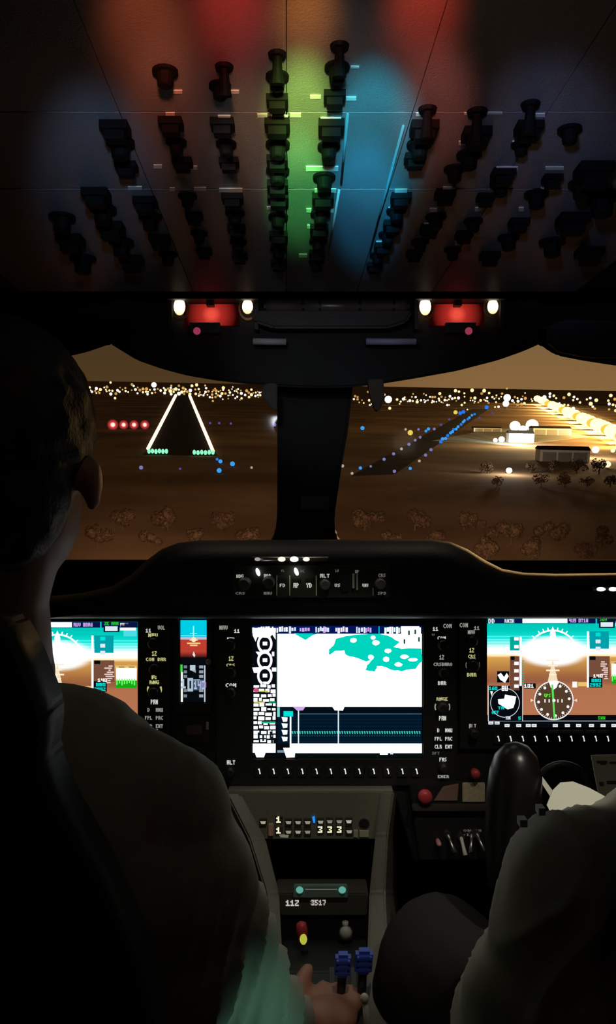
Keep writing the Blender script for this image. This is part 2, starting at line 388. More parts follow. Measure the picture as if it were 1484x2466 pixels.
for (x, y, r, k, lb) in [(371, 927, 6.5, 2, 'large white light standing above the city left of the runway'), (318, 926, 3.5, 3, 'dim amber light above the city band, left of the large white one'), (538, 934, 4, 0, 'warm light raised above the city band right of the runway'), (1097, 941, 4, 0, 'warm light raised above the city band over the taxiway'), (1137, 940, 4.5, 0, 'warm light raised above the far taxiway end'), (1166, 941, 4.5, 0, 'upper warm light of a close pair over the blue lights'), (935, 962, 9, 2, 'broad white light beside the dark hook at the centre post'), (1221, 958, 9, 2, 'broad white city light left of the floodlit road'), (1218, 972, 8, 2, 'lower broad white city light left of the floodlit road')]:
    field_light('city_beacon', L_C[k], x, y, r, lb, 'city light', None)
# a line of sodium road lamps, and the apron's floodlights
EM_SOD = glow('sodium_lamp_glow', (1, .66, .22), 4.0, False); EM_SOD2 = glow('sodium_rim_glow', (1, .45, .05), 1.6, False); EM_FLOOD = glow('floodlight_glow', (1, .97, .86), 3.0, False)
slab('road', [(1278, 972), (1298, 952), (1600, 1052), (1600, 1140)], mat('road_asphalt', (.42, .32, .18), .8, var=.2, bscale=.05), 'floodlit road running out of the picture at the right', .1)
n = 26
for i in range(n):
    t = i/(n-1)
    x = 1294+t*225; y = 960+t*98; rp_ = 8+13*t
    q = G(x, y+rp_*1.2); d = (q-C).dot(F); k = d/FP
    gold = i % 4 == 3
    tt = thing('road_lamp', q, 'dazzling sodium road lamp in the bright diagonal line at right', 'road lamp', 'sodium road lamps')
    hh = rp_*1.2*k
    mb = MB(); mb.tube([q, q+Vector((0, 0, hh))], .4*k, 6); mb.build('pole', M_BLACK, tt)
    mb = MB(); mb.ball(q+Vector((0, 0, hh)), (rp_*k*1.15, rp_*k*.5, rp_*k*(.95 if not gold else .75)), 12); mb.build('lamp_head', EM_SOD2 if gold else EM_SOD, tt, True)
for i, t in enumerate([k_/15 for k_ in range(16)]):
    x = 1294+t*225; y = 960+t*98
    lamp('road_lamp_light', 'POINT', G(x, y+14+10*t)+Vector((0, 0, 12)), (1, .6, .2), 1.4e6/(1+7*t), size=4)
slab('apron', [(1040, 1062), (1240, 1072), (1420, 1052), (1330, 1030), (1180, 1034)], mat('apron_concrete', (.32, .33, .27), .8, var=.3, bscale=.03), 'pale concrete apron lit by white floodlights', .1)
for (x, y, r, lb) in [(1240, 1026, 12, 'left floodlight of the white pair over the apron'), (1281, 1024, 14, 'right floodlight of the white pair over the apron'), (1259, 1034, 9, 'lower floodlight between the white apron pair'), (1208, 1058, 7, 'small floodlight left of the white apron pair'), (1193, 1060, 5, 'smallest floodlight at the left end of the apron'),
        (1226, 1133, 7, 'lone white lamp among dark trees right of the taxiway'), (1434, 1083, 8, 'white yard lamp below the floodlit road'), (1463, 1118, 7.5, 'warm yard lamp lowest at the right'), (1402, 1090, 3.5, 'small yard lamp left of the white yard lamp'), (1476, 1085, 5, 'yard lamp at the right edge of the view')]:
    big = r > 12; q = G(x, y+r*1.0); d = (q-C).dot(F); k = d/FP
    tt = thing('floodlight', q, lb, 'floodlight', 'apron floodlights')
    mb = MB(); mb.tube([q, q+Vector((0, 0, r*k))], .5*k, 6); mb.build('mast', M_BLACK, tt)
    mb = MB(); mb.ball(q+Vector((0, 0, r*k)), (r*k*1.1, r*k, r*k), 14); mb.build('lamp_head', EM_FLOOD if x < 1450 else glow('yard_lamp_glow', (1, .75, .5), 1.6, False), tt, True)
lamp('apron_light', 'POINT', G(1262, 1078)+Vector((0, 0, 16)), (1, .93, .66), 7e4, size=3)
lamp('yard_light', 'POINT', G(1430, 1104)+Vector((0, 0, 9)), (1, .85, .6), 4e4, size=2)
lamp('yard_light', 'POINT', G(1226, 1144)+Vector((0, 0, 7)), (1, .95, .85), 1.2e4, size=1)
# a hangar and low sheds on the apron
M_WALL = mat('hangar_cladding', (.7, .69, .6), .7, var=.1, bscale=.3)
def shed(px, py, w, h, dp, label):
    q = G(px, py); d = (q-C).dot(F); k = d/FP; w *= k; h *= k; dp *= k
    t = thing('hangar', q, label, 'building')
    X = Vector((1, 0, 0)); Y = Vector((0, 1, 0)); Z = Vector((0, 0, 1))
    mb = MB(); mb.obox(q+Z*h*.5+Y*dp, X*w, Y*dp, Z*h*.5); mb.build('wall', M_WALL, t)
    mb = MB(); a = q+Z*h
    mb.add([a-X*w*1.04, a+X*w*1.04, a+X*w*1.04+Y*dp*2, a-X*w*1.04+Y*dp*2, a+Z*h*.3-X*w*1.04+Y*dp, a+Z*h*.3+X*w*1.04+Y*dp], [[0, 1, 5, 4], [2, 3, 4, 5], [0, 4, 3], [1, 2, 5], [0, 3, 2, 1]]); mb.build('roof', M_TAR, t)
    for i in (-1, 0, 1):
        mb = MB(); mb.obox(q+Z*h*.4+X*i*w*.62-Y*.12, X*w*.27, Y*.12, Z*h*.4); mb.build('door', mat('hangar_door', (.25, .26, .25), .6), t)
lamp('facade_light', 'SPOT', G(1256, 1076)+Vector((0, 0, 3)), (1, .96, .84), 7e5, G(1256, 1066)+Vector((0, 0, 10)), 110, .6, 1)
shed(1256, 1066, 30, 22, 16, 'bright white hangar front under the twin floodlights')
shed(1330, 1048, 46, 16, 20, 'low pale hangar lit up behind the apron floodlights')
shed(1175, 1040, 34, 9, 14, 'long low shed at the dim left end of the apron')
shed(1360, 1112, 60, 28, 20, 'dark shed below the floodlit road')
# scrub below the approach path, caught by the landing lamp
M_LEAF = mat('scrub_leaf', (.10, .066, .04), .9, var=.5, bscale=1.2, spec=.05); M_BARK = mat('bark', (.08, .05, .03), .9)
def scrub(px, py, rpx, label, group, seed):
    rnd = random.Random(seed); q = G(px, py); d = (q-C).dot(F); r = rpx*d/FP
    t = thing('scrub_tree', q, label, 'tree', group); Z = Vector((0, 0, 1))
    mb = MB(); mb.tube([q, q+Z*r*.5, q+Z*r*.9+R*r*.1], [r*.09, r*.06, r*.04], 6); mb.build('trunk', M_BARK, t)
    mb = MB()
    lumps = [(Vector((rnd.gauss(0, .42), rnd.gauss(0, .42), rnd.uniform(-.25, .45))), rnd.uniform(.38, .6)) for _ in range(7)]
    for k in range(420):
        o_, lr = lumps[k % 7]; n_ = Vector((rnd.gauss(0, 1), rnd.gauss(0, 1), rnd.gauss(0, 1))).normalized()
        c_ = q+Z*r*.85+(o_+n_*lr*rnd.uniform(.8, 1.05))*r
        u_ = n_.orthogonal().normalized(); u_.rotate(Matrix.Rotation(rnd.uniform(0, 6.28), 3, n_)); w_ = n_.cross(u_)+n_*rnd.uniform(-.5, .5); s_ = r*rnd.uniform(.07, .15)
        mb.add([c_-u_*s_, c_+w_*s_*.7, c_+u_*s_, c_-w_*s_*.7], [[0, 1, 2, 3]])
    tag(mb.build('foliage', M_LEAF, t), kind='stuff')
sr = random.Random(3)
for i in range(22):
    x = 240+i*58+sr.uniform(-10, 10)
    if 640 < x < 830: continue
    scrub(x, 1312+(-34 if i % 2 else 6)+(34 if x > 1150 else 0), sr.uniform(24, 34), 'scrubby tree lit brown just above the glareshield', 'scrub trees over the glareshield', i)
for i in range(12):
    if i in (2, 3): continue
    scrub(1170+i*27+sr.uniform(-4, 4), 1150+(22 if i % 2 else -10), sr.uniform(13, 20), 'dark tree in the belt below the apron floodlights', 'trees below the apron', 100+i)
# =================================================================== COCKPIT SHELL
HW, TOPU, BOT, BACK, FRONT = .92, .44, -1.05, -1.0, 1.66
def shell(name, a, b, label):
    mb = MB(); c0 = [min(p_, q_) for p_, q_ in zip(a, b)]; c1 = [max(p_, q_) for p_, q_ in zip(a, b)]
    cc = [(p_+q_)/2 for p_, q_ in zip(c0, c1)]; hh = [(q_-p_)/2 for p_, q_ in zip(c0, c1)]
    mb.obox(CA(*cc), R*hh[0], U*hh[1], F*hh[2]); return struct(mb, name, M_SHELL, label)
shell('wall_left', (-HW-.04, BOT, BACK), (-HW, TOPU, FRONT), 'dark cockpit side wall at the left')
shell('wall_right', (HW, BOT, BACK), (HW+.04, TOPU, FRONT), 'dark cockpit side wall at the right')
shell('wall_rear', (-HW, BOT, BACK-.04), (HW, TOPU, BACK), 'dark bulkhead behind the seats')
shell('ceiling', (-HW-.04, TOPU, BACK-.04), (HW+.04, TOPU+.04, FRONT), 'dark cockpit headliner')
shell('floor', (-HW-.04, BOT-.04, BACK-.04), (HW+.04, BOT, FRONT), 'dark cockpit floor')
shell('wall_front', (-HW, BOT, FRONT-.03), (HW, -.10, FRONT), 'firewall below the windscreen')
# windscreen header: two brow pieces beside the centre console brow, the post
def prism_d(pts, d0, d1, k=1.0):
    """polygon in the picture's plane at depth d0, pushed forward to d1 with its true size kept"""
    mb = MB(); n = len(pts)
    mb.add([W(x, y, d0) for x, y in pts]+[W(742+(x-742)*k, y-8 if y > 800 else y, d1) for x, y in pts], [list(range(n)), list(range(n, 2*n))[::-1]]+[[i, (i+1) % n, n+(i+1) % n, n+i] for i in range(n)]); return mb
brow = [(265, 700), (265, 828), (330, 868), (390, 889), (450, 905), (520, 917), (600, 926), (665, 931), (760, 935), (850, 933), (920, 925), (1000, 912), (1100, 894), (1200, 868), (1262, 846), (1300, 829), (1300, 700)]
struct(prism_d(brow, 1.36, 1.415), 'trim_1', M_FRAME, 'black bowl-shaped brow under the overhead console', bevel=.004)
struct(prism_d([(-420, 690), (-420, 900), (60, 884), (150, 862), (210, 848), (262, 830), (330, 822), (330, 690)], 1.42, 1.62), 'trim_2', M_SHELL, 'dark windscreen header left of the brow', bevel=.004)
struct(prism_d([(1240, 690), (1240, 822), (1303, 831), (1322, 846), (1345, 857), (1400, 868), (1484, 881), (1930, 905), (1930, 690)], 1.42, 1.62), 'trim_3', M_SHELL, 'dark windscreen header right of the brow', bevel=.004)
struct(prism_d([(-460, 560), (-460, 712), (1960, 712), (1960, 560)], 1.38, 1.62), 'trim_4', M_SHELL, 'dark upper windscreen frame above the light units')
post = [(668, 920), (668, 1240), (664, 1285), (648, 1318), (640, 1345), (838, 1345), (826, 1318), (808, 1290), (806, 1240), (822, 1130), (838, 1040), (850, 930), (850, 915)]
struct(prism_d(post, 1.44, 1.53), 'trim_5', M_FRAME, 'thick black centre post of the windscreen', bevel=.006)
mb = MB(); p = PL(1.436); mb.box(p, 725, 1195, 792, 1228, -.004, .003); tag(mb.build('placard', mat('card_grey', (.10, .09, .08), .6)), 'small dim grey placard low on the windscreen centre post', 'placard')
# glass panes
gm = bpy.data.materials.new('windscreen_glass'); gm.use_nodes = True; t_ = gm.node_tree; t_.nodes.clear()
tr = N(t_, 'ShaderNodeBsdfTransparent'); tr.inputs[0].default_value = (.97, .96, .94, 1); gl = N(t_, 'ShaderNodeBsdfGlossy'); gl.inputs['Roughness'].default_value = .06
fr = N(t_, 'ShaderNodeFresnel'); fr.inputs[0].default_value = 1.2; mx = N(t_, 'ShaderNodeMixShader'); oo = N(t_, 'ShaderNodeOutputMaterial')
t_.links.new(fr.outputs[0], mx.inputs[0]); t_.links.new(tr.outputs[0], mx.inputs[1]); t_.links.new(gl.outputs[0], mx.inputs[2]); t_.links.new(mx.outputs[0], oo.inputs[0])
for i, (x0, x1) in enumerate(((-440, 700), (800, 1950))):
    mb = MB(); mb.box(PL(1.59), x0, 690, x1, 1460, 0, .006); struct(mb, f'window_{i+1}', gm, f'{("left", "right")[i]} windscreen pane showing the airport at night')
# hook beside the post, sun visor at the right
mb = MB(); p = PL(1.34); t = thing('visor_clip', p(905, 930, 0), 'dark drop-shaped visor clip hanging right of the centre post', 'clip')
mb.prism(p, [(884, 915), (922, 915), (926, 955), (915, 988), (905, 992), (892, 960)], -.012, .01); mb.build('clip_body', mat('clip_brown', (.05, .03, .02), .6), t, bevel=.002)
mb = MB(); mb.prism(p, [(640, 925), (668, 925), (668, 990), (655, 985), (628, 950)], -.012, .008); tag(mb.build('post_bracket', M_BLACK, bevel=.002), 'small black bracket left of the centre post top', 'bracket')
t = thing('sun_visor', W(1420, 800, 1.34), 'dark grey sun visor folded up at the right', 'visor'); p = PL(1.34)
mb = MB(); mb.prism(p, [(1318, 782), (1370, 770), (1600, 775), (1610, 862), (1420, 862), (1345, 848), (1318, 825)], -.008, .006); mb.build('visor_panel', mat('visor_vinyl', (.06, .06, .065), .6, bump=.9, bscale=40), t, bevel=.003)
mb = MB(); mb.tube([p(1305, 790), p(1345, 786)], .006, 10); mb.build('hinge', M_BLACK, t, True)
# =================================================================== OVERHEAD PANEL
t_over = thing('overhead_console', OV(742, 400), 'grey overhead switch panel with columns of black knobs', 'switch panel')
def ov_poly(pts, h0, h1): return MB().prism(OV, pts, h0, h1)
rows_y = [(-420, 268), (271, 453), (456, 702)]
vp = (690, 1250)
def ovx(x, y, y0=300): return vp[0]+(x-vp[0])*(vp[1]-y)/(vp[1]-y0)   # a line running forward on the panel
for (ya, yb) in rows_y:
    cols_x = [-420, 300, 690, 985, 1300, 1900]
    for x0, x1 in zip(cols_x[:-1], cols_x[1:]):
        ov_poly([(ovx(x0, yb)+1, yb), (ovx(x1, yb)-1, yb), (ovx(x1, ya)-1.5, ya), (ovx(x0, ya)+1.5, ya)], -.004, 0).build('panel_plate', M_OVER, t_over)
ov_poly([(-500, 706), (1900, 706), (4200, -520), (-2800, -520)], -.05, -.006).build('backing', M_BLACK, t_over)
def knob_mesh(name, kind):
    mb = MB(); O = Vector(); D = -U
    if kind == 0:   # rotary: skirt, grip
        mb.tube([O, O+D*.25, O+D*.3], [1.05, 1.05, .8], 14); mb.tube([O+D*.28, O+D*1.2, O+D*1.3], [.72, .62, .5], 14)
    elif kind == 1:   # rocker / guarded switch
        mb.obox(O+D*.3, R*1.0, F*.8, D*.3); mb.obox(O+D*.85, R*.72, F*.5, D*.4)
    else:   # toggle
        mb.tube([O, O+D*.3], [.8, .7], 12); mb.tube([O+D*.2, O+D*1.5+F*.4, O+D*2.2+F*.6], [.35, .45, .6], 10)
    return mb.mesh(name, O, M_OKNOB)
KN = [knob_mesh('knob', 0), knob_mesh('rocker', 1), knob_mesh('toggle', 2)]
def okn(kind, px, py, wpx, hs=1.0):
    d = FP*OVH/(1233-py); r = wpx/2*d/FP
    o = inst(('knob', 'rocker', 'toggle')[kind], KN[kind], OV(px, py, 0), t_over, r)
for x, y, w, k in [(668, 130, 58, 2), (668, 182, 54, 0), (668, 292, 60, 1), (669, 345, 56, 0), (669, 408, 54, 0), (670, 470, 50, 1), (670, 520, 46, 0), (671, 562, 44, 1), (671, 598, 40, 0), (672, 628, 38, 1), (668, 380, 50, 1), (669, 440, 50, 1), (668, 235, 52, 1),
        (818, 110, 60, 2), (812, 160, 58, 0), (806, 225, 52, 1), (798, 296, 62, 1), (792, 350, 52, 0), (781, 424, 52, 0), (778, 470, 52, 1), (772, 512, 46, 0), (769, 545, 44, 1), (767, 578, 42, 0), (764, 606, 38, 1), (762, 630, 36, 0),
        (1030, 262, 58, 2), (1022, 300, 66, 1), (1010, 345, 58, 0), (1000, 375, 50, 1), (966, 470, 48, 1), (955, 505, 46, 0), (946, 535, 44, 1), (934, 562, 42, 0), (922, 588, 40, 1), (910, 612, 38, 0), (902, 635, 36, 1),
        (1150, 268, 64, 2), (1148, 315, 66, 1), (1130, 370, 58, 0), (1095, 405, 50, 0), (1072, 462, 48, 1), (1050, 520, 48, 0), (1035, 545, 44, 1), (1012, 580, 42, 0), (998, 605, 38, 1),
        (1278, 250, 60, 2), (1274, 300, 62, 1), (1255, 345, 46, 0), (1212, 412, 54, 1), (1206, 440, 50, 0), (1170, 470, 42, 1), (1140, 530, 44, 0), (1118, 560, 40, 1), (1090, 600, 40, 0),
        (1372, 310, 56, 0), (1330, 425, 44, 1), (1292, 465, 56, 0), (1250, 530, 46, 1), (1225, 570, 50, 0), (1180, 610, 46, 1), (1430, 400, 80, 1), (1450, 470, 80, 0), (1380, 520, 70, 1), (1330, 580, 60, 0), (1420, 600, 60, 1), (1400, 440, 60, 0),
        (540, 160, 58, 2), (530, 205, 52, 0), (536, 292, 56, 1), (545, 345, 48, 0), (552, 385, 46, 1), (560, 470, 50, 1), (566, 510, 46, 0), (570, 545, 42, 1), (574, 580, 40, 0), (578, 612, 36, 1),
        (398, 170, 60, 0), (412, 290, 56, 1), (425, 340, 48, 0), (440, 385, 46, 1), (452, 470, 44, 0), (468, 515, 40, 1), (480, 560, 40, 0), (492, 600, 36, 1),
        (278, 300, 66, 1), (290, 340, 66, 0), (305, 395, 50, 1), (350, 480, 54, 1), (362, 520, 54, 0), (385, 570, 48, 1), (405, 610, 44, 0),
        (232, 460, 62, 1), (248, 500, 62, 0), (268, 540, 60, 1), (292, 580, 58, 0), (318, 620, 54, 1), (150, 520, 60, 0), (170, 570, 60, 1), (200, 620, 60, 0)]:
    okn(k, x, y, w)
for x, y, w, h in [(632, 277, 24, 8), (674, 280, 40, 7), (712, 276, 26, 9), (760, 232, 26, 8), (846, 236, 24, 8), (776, 405, 78, 11), (784, 458, 52, 9), (797, 285, 50, 6), (966, 459, 30, 10), (556, 457, 56, 9), (482, 454, 30, 8), (467, 403, 16, 8), (415, 455, 12, 8), (325, 452, 34, 8), (428, 220, 22, 8), (566, 220, 20, 8), (410, 273, 22, 7), (540, 280, 30, 7), (440, 343, 12, 8), (1024, 274, 44, 8), (1135, 272, 34, 5), (1180, 271, 60, 5), (1300, 276, 26, 8), (1113, 343, 16, 9), (1241, 343, 14, 9), (1374, 341, 16, 9), (1222, 404, 52, 7), (1336, 404, 44, 7), (1083, 452, 32, 6), (1320, 454, 34, 7), (744, 506, 12, 9), (798, 506, 12, 9), (745, 545, 10, 8), (942, 503, 12, 9), (930, 540, 12, 8), (913, 584, 14, 8), (1044, 505, 18, 9), (1152, 503, 16, 9), (1256, 503, 12, 9), (1006, 584, 20, 9), (1102, 585, 12, 8), (730, 615, 20, 8), (668, 475, 12, 8), (655, 500, 24, 6), (668, 535, 8, 10), (668, 565, 8, 10), (770, 500, 10, 8), (768, 560, 10, 8), (950, 520, 8, 6), (566, 525, 12, 10), (568, 565, 10, 9), (1027, 540, 12, 7), (380, 400, 20, 8), (300, 405, 14, 8), (855, 160, 20, 4)]:
    ov_poly([(x-w/2, y+h/2), (x+w/2, y+h/2), (x+w/2, y-h/2), (x-w/2, y-h/2)], 0, .0008).build('placard', M_PLACARD, t_over)
for (x0, y0, x1, y1, m) in [(817, 455, 792, 607, mat('cream_rail', (.5, .42, .32), .5)), (972, 300, 892, 602, mat('pale_rail', (.14, .19, .2), .5)), (838, 270, 822, 440, mat('pale_rail', (.3, .4, .4), .35))]:
    mb = MB(); mb.tube([OV(x0, y0, .001), OV(x1, y1, .001)], .0013, 8); mb.build('edge_rail', m, t_over, True)
# --- light units and dark lens bar across the brow
pB = PL(1.35)
def flood_unit(xl, xr, xc, label, hook):
    t = thing('dome_light', pB(xc, 760, 0), label, 'light')
    mb = MB()
    mb.box(pB, xl-26, 722, xr+26, 731, -.005, .03); mb.box(pB, xl-26, 722, xl-17, 800, -.005, .02); mb.box(pB, xr+17, 722, xr+26, 800, -.005, .02)
    mb.build('housing', M_BLACK, t)
    mb = MB(); q = pB(xc, 758, .001); rr = 78*1.35/FP
    mb.add([q+R*rr*a-U*rr*b*.62 for a, b in ((-.86, -.52), (.86, -.52), (.86, .55), (-.86, .55))]+[q-F*.003+R*rr*a-U*rr*b*.62 for a, b in ((-.84, -.5), (.84, -.5), (.84, .53), (-.84, .53))], [[3, 2, 1, 0], [4, 5, 6, 7], [0, 1, 5, 4], [1, 2, 6, 5], [2, 3, 7, 6], [3, 0, 4, 7]])
    tag(mb.build('red_recess_glow', lens('red_recess_falloff', (.85, .08, .05), (.012, .0006, .0004), rr*.10, rr*.78, True, (.42, .022, .016)), t), 'red-lit recess, its glow and falloff in the colour')  # red light in the recess painted as a glowing plate with falloff
    mb = MB(); mb.box(pB, xc-40+hook*10, 782, xc+32+hook*10, 806, .004, .016); mb.box(pB, xc-10, 729, xc+8, 742, .004, .018); mb.build('bracket', M_BLACK, t)
    mb = MB(); mb.ball(pB(xc+hook*28-4, 803, .018), 9*1.35/FP, 12); tag(mb.build('indicator_lamp', glow('pink_lamp', (.42, .05, .11), .7), t, True), 'small pink lamp')
    for x, w, hh in ((xl, 14, 21), (xr, 13, 18)):
        mb = MB(); q = pB(x, 744, .016); k = 1.35/FP
        mb.ball(q, (w*k, .008, hh*k), 16); tag(mb.build('bulb', lens('bulb_lens', (2.6, 2.2, 1.6), (1.4, .75, .28), hh*k*.5, hh*k), t, True), 'white-hot bulb')
        mb = MB(); mb.ring(pB, x, 746, w+5, w+9, .012, None, 20, ry=1.35); mb.build('bulb_collar', mat('copper_collar', (.7, .32, .14), .25, metal=1), t)
    return t
flood_unit(436, 598, 510, 'overhead light unit left of centre with red-lit recess and two white bulbs', -1)
flood_unit(1021, 1182, 1100, 'overhead light unit right of centre with red-lit recess and two white bulbs', 1)
for x, up in ((436, .25), (1182, .25), (1021, .6), (598, .5)):
    lamp('bulb_light', 'SPOT', pB(x, 760, .05), (1, .86, .62), .5*up*2, W(770, 2100, 1.05), 50, .8, .012)
t = thing('overhead_lamp_bar', pB(800, 760), 'dark rounded lens bar between the two overhead light units', 'lamp bar')
mb = MB(); mb.tube([pB(640, 742, .012), pB(980, 742, .012)], .012, 16); mb.build('lens_tube', mat('smoked_lens', (.10, .09, .085), .3), t, True)
mb = MB(); mb.prism(pB, [(602, 758), (990, 758), (975, 786), (930, 800), (660, 800), (618, 786)], 0, .03); mb.build('lower_tray', M_BLACK, t, bevel=.004)
for x in (640, 730, 770, 865, 945, 980):
    mb = MB(); mb.tube([pB(x-3, 742, .012), pB(x+3, 742, .012)], .0135, 14); mb.build('clamp_ring', M_BLACK, t)
for x0, x1, m, lb in ((612, 690, mat('grey_glint_handle', (.55, .55, .58), .45), 'short grab bar left under the brow, grey glint in its colour'), (880, 998, mat('blue_glint_handle', (.36, .38, .60), .45), 'short grab bar right under the brow, bluish glint in its colour')):  # streaks of reflected light are put into the bar colours
    t = thing('grab_bar', pB((x0+x1)/2, 829), lb, 'handle')
    mb = MB(); mb.tube([pB(x0, 829, .022), pB(x1, 830, .022)], .0055, 12); mb.build('bar', m, t, True)
    for x in (x0+4, x1-4):
        mb = MB(); mb.tube([pB(x, 829, -.002), pB(x, 829, .022)], .004, 10); mb.build('bar_mount', M_BLACK, t)
lamp('handle_glint_helper', 'SPOT', CA(-.1, .3, .55), (.85, .9, 1), 1.6, pB(800, 829), 30, .5, .02)  # added spot without a fixture, puts a glint on the grab bars
# =================================================================== GLARESHIELD
T = [(-430, 1446), (100, 1438), (200, 1428), (270, 1412), (315, 1385), (355, 1348), (390, 1322), (430, 1307), (480, 1301), (660, 1300), (820, 1299), (1040, 1299), (1085, 1305), (1125, 1322), (1170, 1350), (1210, 1370), (1260, 1379), (1340, 1382), (1484, 1380), (1930, 1378)]
HB = 1484
mb = MB(); secs = [(1.29, lambda x, y: HB+6), (1.185, lambda x, y: HB+2), (1.178, lambda x, y: HB-6), (1.178, lambda x, y: y+52), (1.182, lambda x, y: y+36), (1.197, lambda x, y: y+16), (1.225, lambda x, y: y+4), (1.28, lambda x, y: y), (1.40, lambda x, y: y+14), (1.61, lambda x, y: y+46)]
vs = []
for d, fn in secs:
    for x, y in T: vs.append(W(x, fn(x, y), d) if d < 1.4 else W(742+(x-742)*1.3/d*1.05, fn(x, y), d))
n = len(T)
mb.add(vs, [[i*n+k, i*n+k+1, (i+1)*n+k+1, (i+1)*n+k] for i in range(len(secs)-1) for k in range(n-1)])
o = mb.build('glareshield', M_HOOD, None, True); tag(o, 'dark padded glareshield hood above the instrument screens', 'glareshield')
# autopilot control strip set into the hood
pA = PL(1.174)
t = thing('autopilot_panel', pA(750, 1400), 'narrow autopilot control strip set into the glareshield', 'control panel')
mb = MB(); mb.box(pA, 562, 1362, 938, 1440, -.004, .003); mb.build('face_plate', mat('control_face', (.05, .052, .045), .4), t, bevel=.001)
def lab(name, parent, items, h, p):
    """backlit lettering: (text, cx, cy, char w, height, colour)"""
    mb = MB()
    for s_, x, y, w, hh, c in items: text(mb, p, s_, x, y, h, w, hh, c)
    return mb.build(name, screen_mat(), parent)
cW = (.42, .42, .38); cD = (.12, .12, .11); cY = (.5, .5, .22)
for s_, x, y, w, hh, c in [('HDG', 579, 1387, 6, 8, cW), ('CRS', 580, 1428, 8, 6, cD), ('APR', 645, 1386, 6, 8, cW), ('NAV', 646, 1428, 7, 7, cD), ('FD', 681, 1409, 7, 8, cW), ('AP', 714, 1409, 7, 11, (.55, .55, .5)), ('YD', 745, 1409, 7, 11, (.55, .55, .5)), ('ALT', 783, 1386, 8, 9, cW), ('VS', 813, 1409, 7, 8, cW), ('VNV', 880, 1409, 5, 8, cW), ('CRS', 920, 1385, 6, 8, cD), ('SPD', 920, 1428, 7, 7, cD), ('UP', 860, 1376, 5, 7, cD), ('BC', 729, 1375, 5, 6, cD), ('LV', 812, 1374, 4, 6, cD), ('FL', 682, 1374, 4, 5, cD)]:
    lab('lit_label', t, [(s_, x, y, w, hh, c)], .0038, pA)
for x, y, r in ((590, 1405, 15), (648, 1402, 15), (783, 1407, 13), (915, 1405, 14)):
    mb = MB(); q = pA(x, y, .003); k = 1.174/FP; mb.tube([q, q-F*.004, q-F*.014, q-F*.016], [r*k*1.1, r*k, r*k*.9, r*k*.75], 18); mb.build('knob', mat('selector_knob', (.16, .155, .14), .5), t)
for x in (667, 698, 762):
    mb = MB(); mb.box(pA, x-1.3, 1385, x+1.5, 1433, .003, .006); mb.build('divider', mat('lit_divider', (.8, .78, .62), .4), t)
mb = MB(); mb.box(pA, 848, 1381, 853, 1415, .003, .010); mb.box(pA, 858, 1381, 862, 1420, .003, .007); mb.build('pitch_wheel', mat('wheel_white', (.9, .9, .85), .4), t)
mb = MB(); mb.box(pA, 897, 1415, 899, 1433, .003, .006); mb.build('divider', MATS['lit_divider'], t)
for x, y in ((681, 1398), (714, 1398), (745, 1398), (813, 1398), (880, 1398), (609, 1409), (830, 1420)):
    mb = MB(); mb.box(pA, x-10, y-6, x+10, y+5, .003, .006, 0, .1); mb.build('push_button', M_KNOB, t)
for x, y in ((622, 1377), (714, 1376)):
    mb = MB(); k = 1.174/FP; mb.ball(pA(x, y, .006), (5.5*k, .004, 10*k), 12, (R*.97+U*-.2, F, U*.97+R*-.2)); tag(mb.build('status_lamp', glow('white_status_glow', (1, 1, 1), 1.6), t, True), 'bright white status lamp')
t = thing('hood_lamp_strip', pA(680, 1346), 'short row of white lamps on the hood above the autopilot strip', 'lamp strip')
mb = MB(); mb.tube([pA(606, 1346, .004), pA(790, 1346, .004)], .0035, 10); mb.build('strip_body', M_STEEL, t, True)
for x, r, g in ((621, 6, .35), (679, 8, 1.0), (709, 9, 1.3), (738, 7, 1.1)):
    mb = MB(); k = 1.174/FP; mb.ball(pA(x, 1346, .007), (r*k*1.2, .003, r*k*.75), 12); mb.build('lamp', glow('strip_lamp_%d' % x, (1, .97, .85), g), t, True)
lamp('strip_light', 'SPOT', pA(715, 1352, .03), (1, .95, .7), .012, pA(715, 1420, 0), 100, .8, .004)
t = thing('side_lamp_strip', W(1470, 1418, 1.17), 'small bright white lamp strip on the right end of the hood', 'lamp strip'); pS = PL(1.174)
mb = MB(); mb.tube([pS(1425, 1418, .004), pS(1560, 1418, .004)], .003, 10); mb.build('strip_body', M_STEEL, t, True)
for x in (1444, 1473, 1502):
    mb = MB(); mb.ball(pS(x, 1418, .006), (12*1.174/FP, .003, 5*1.174/FP), 12); mb.build('lamp', glow('side_strip_lamp', (1, .97, .9), 1.2), t, True)
# =================================================================== INSTRUMENT PANEL
PD = 1.30
pP = PL(PD); KP = PD/FP
t = thing('instrument_panel', pP(742, 1900), 'black instrument panel board holding the screens', 'instrument panel')
mb = MB(); mb.prism(pP, [(-520, 1470), (-520, 2000), (560, 1910), (950, 1910), (1000, 2080), (1980, 2080), (1980, 1470)], -.02, -.004); mb.build('panel_board', M_PANEL, t, bevel=.002)
L_ = lambda *c: lin(c)
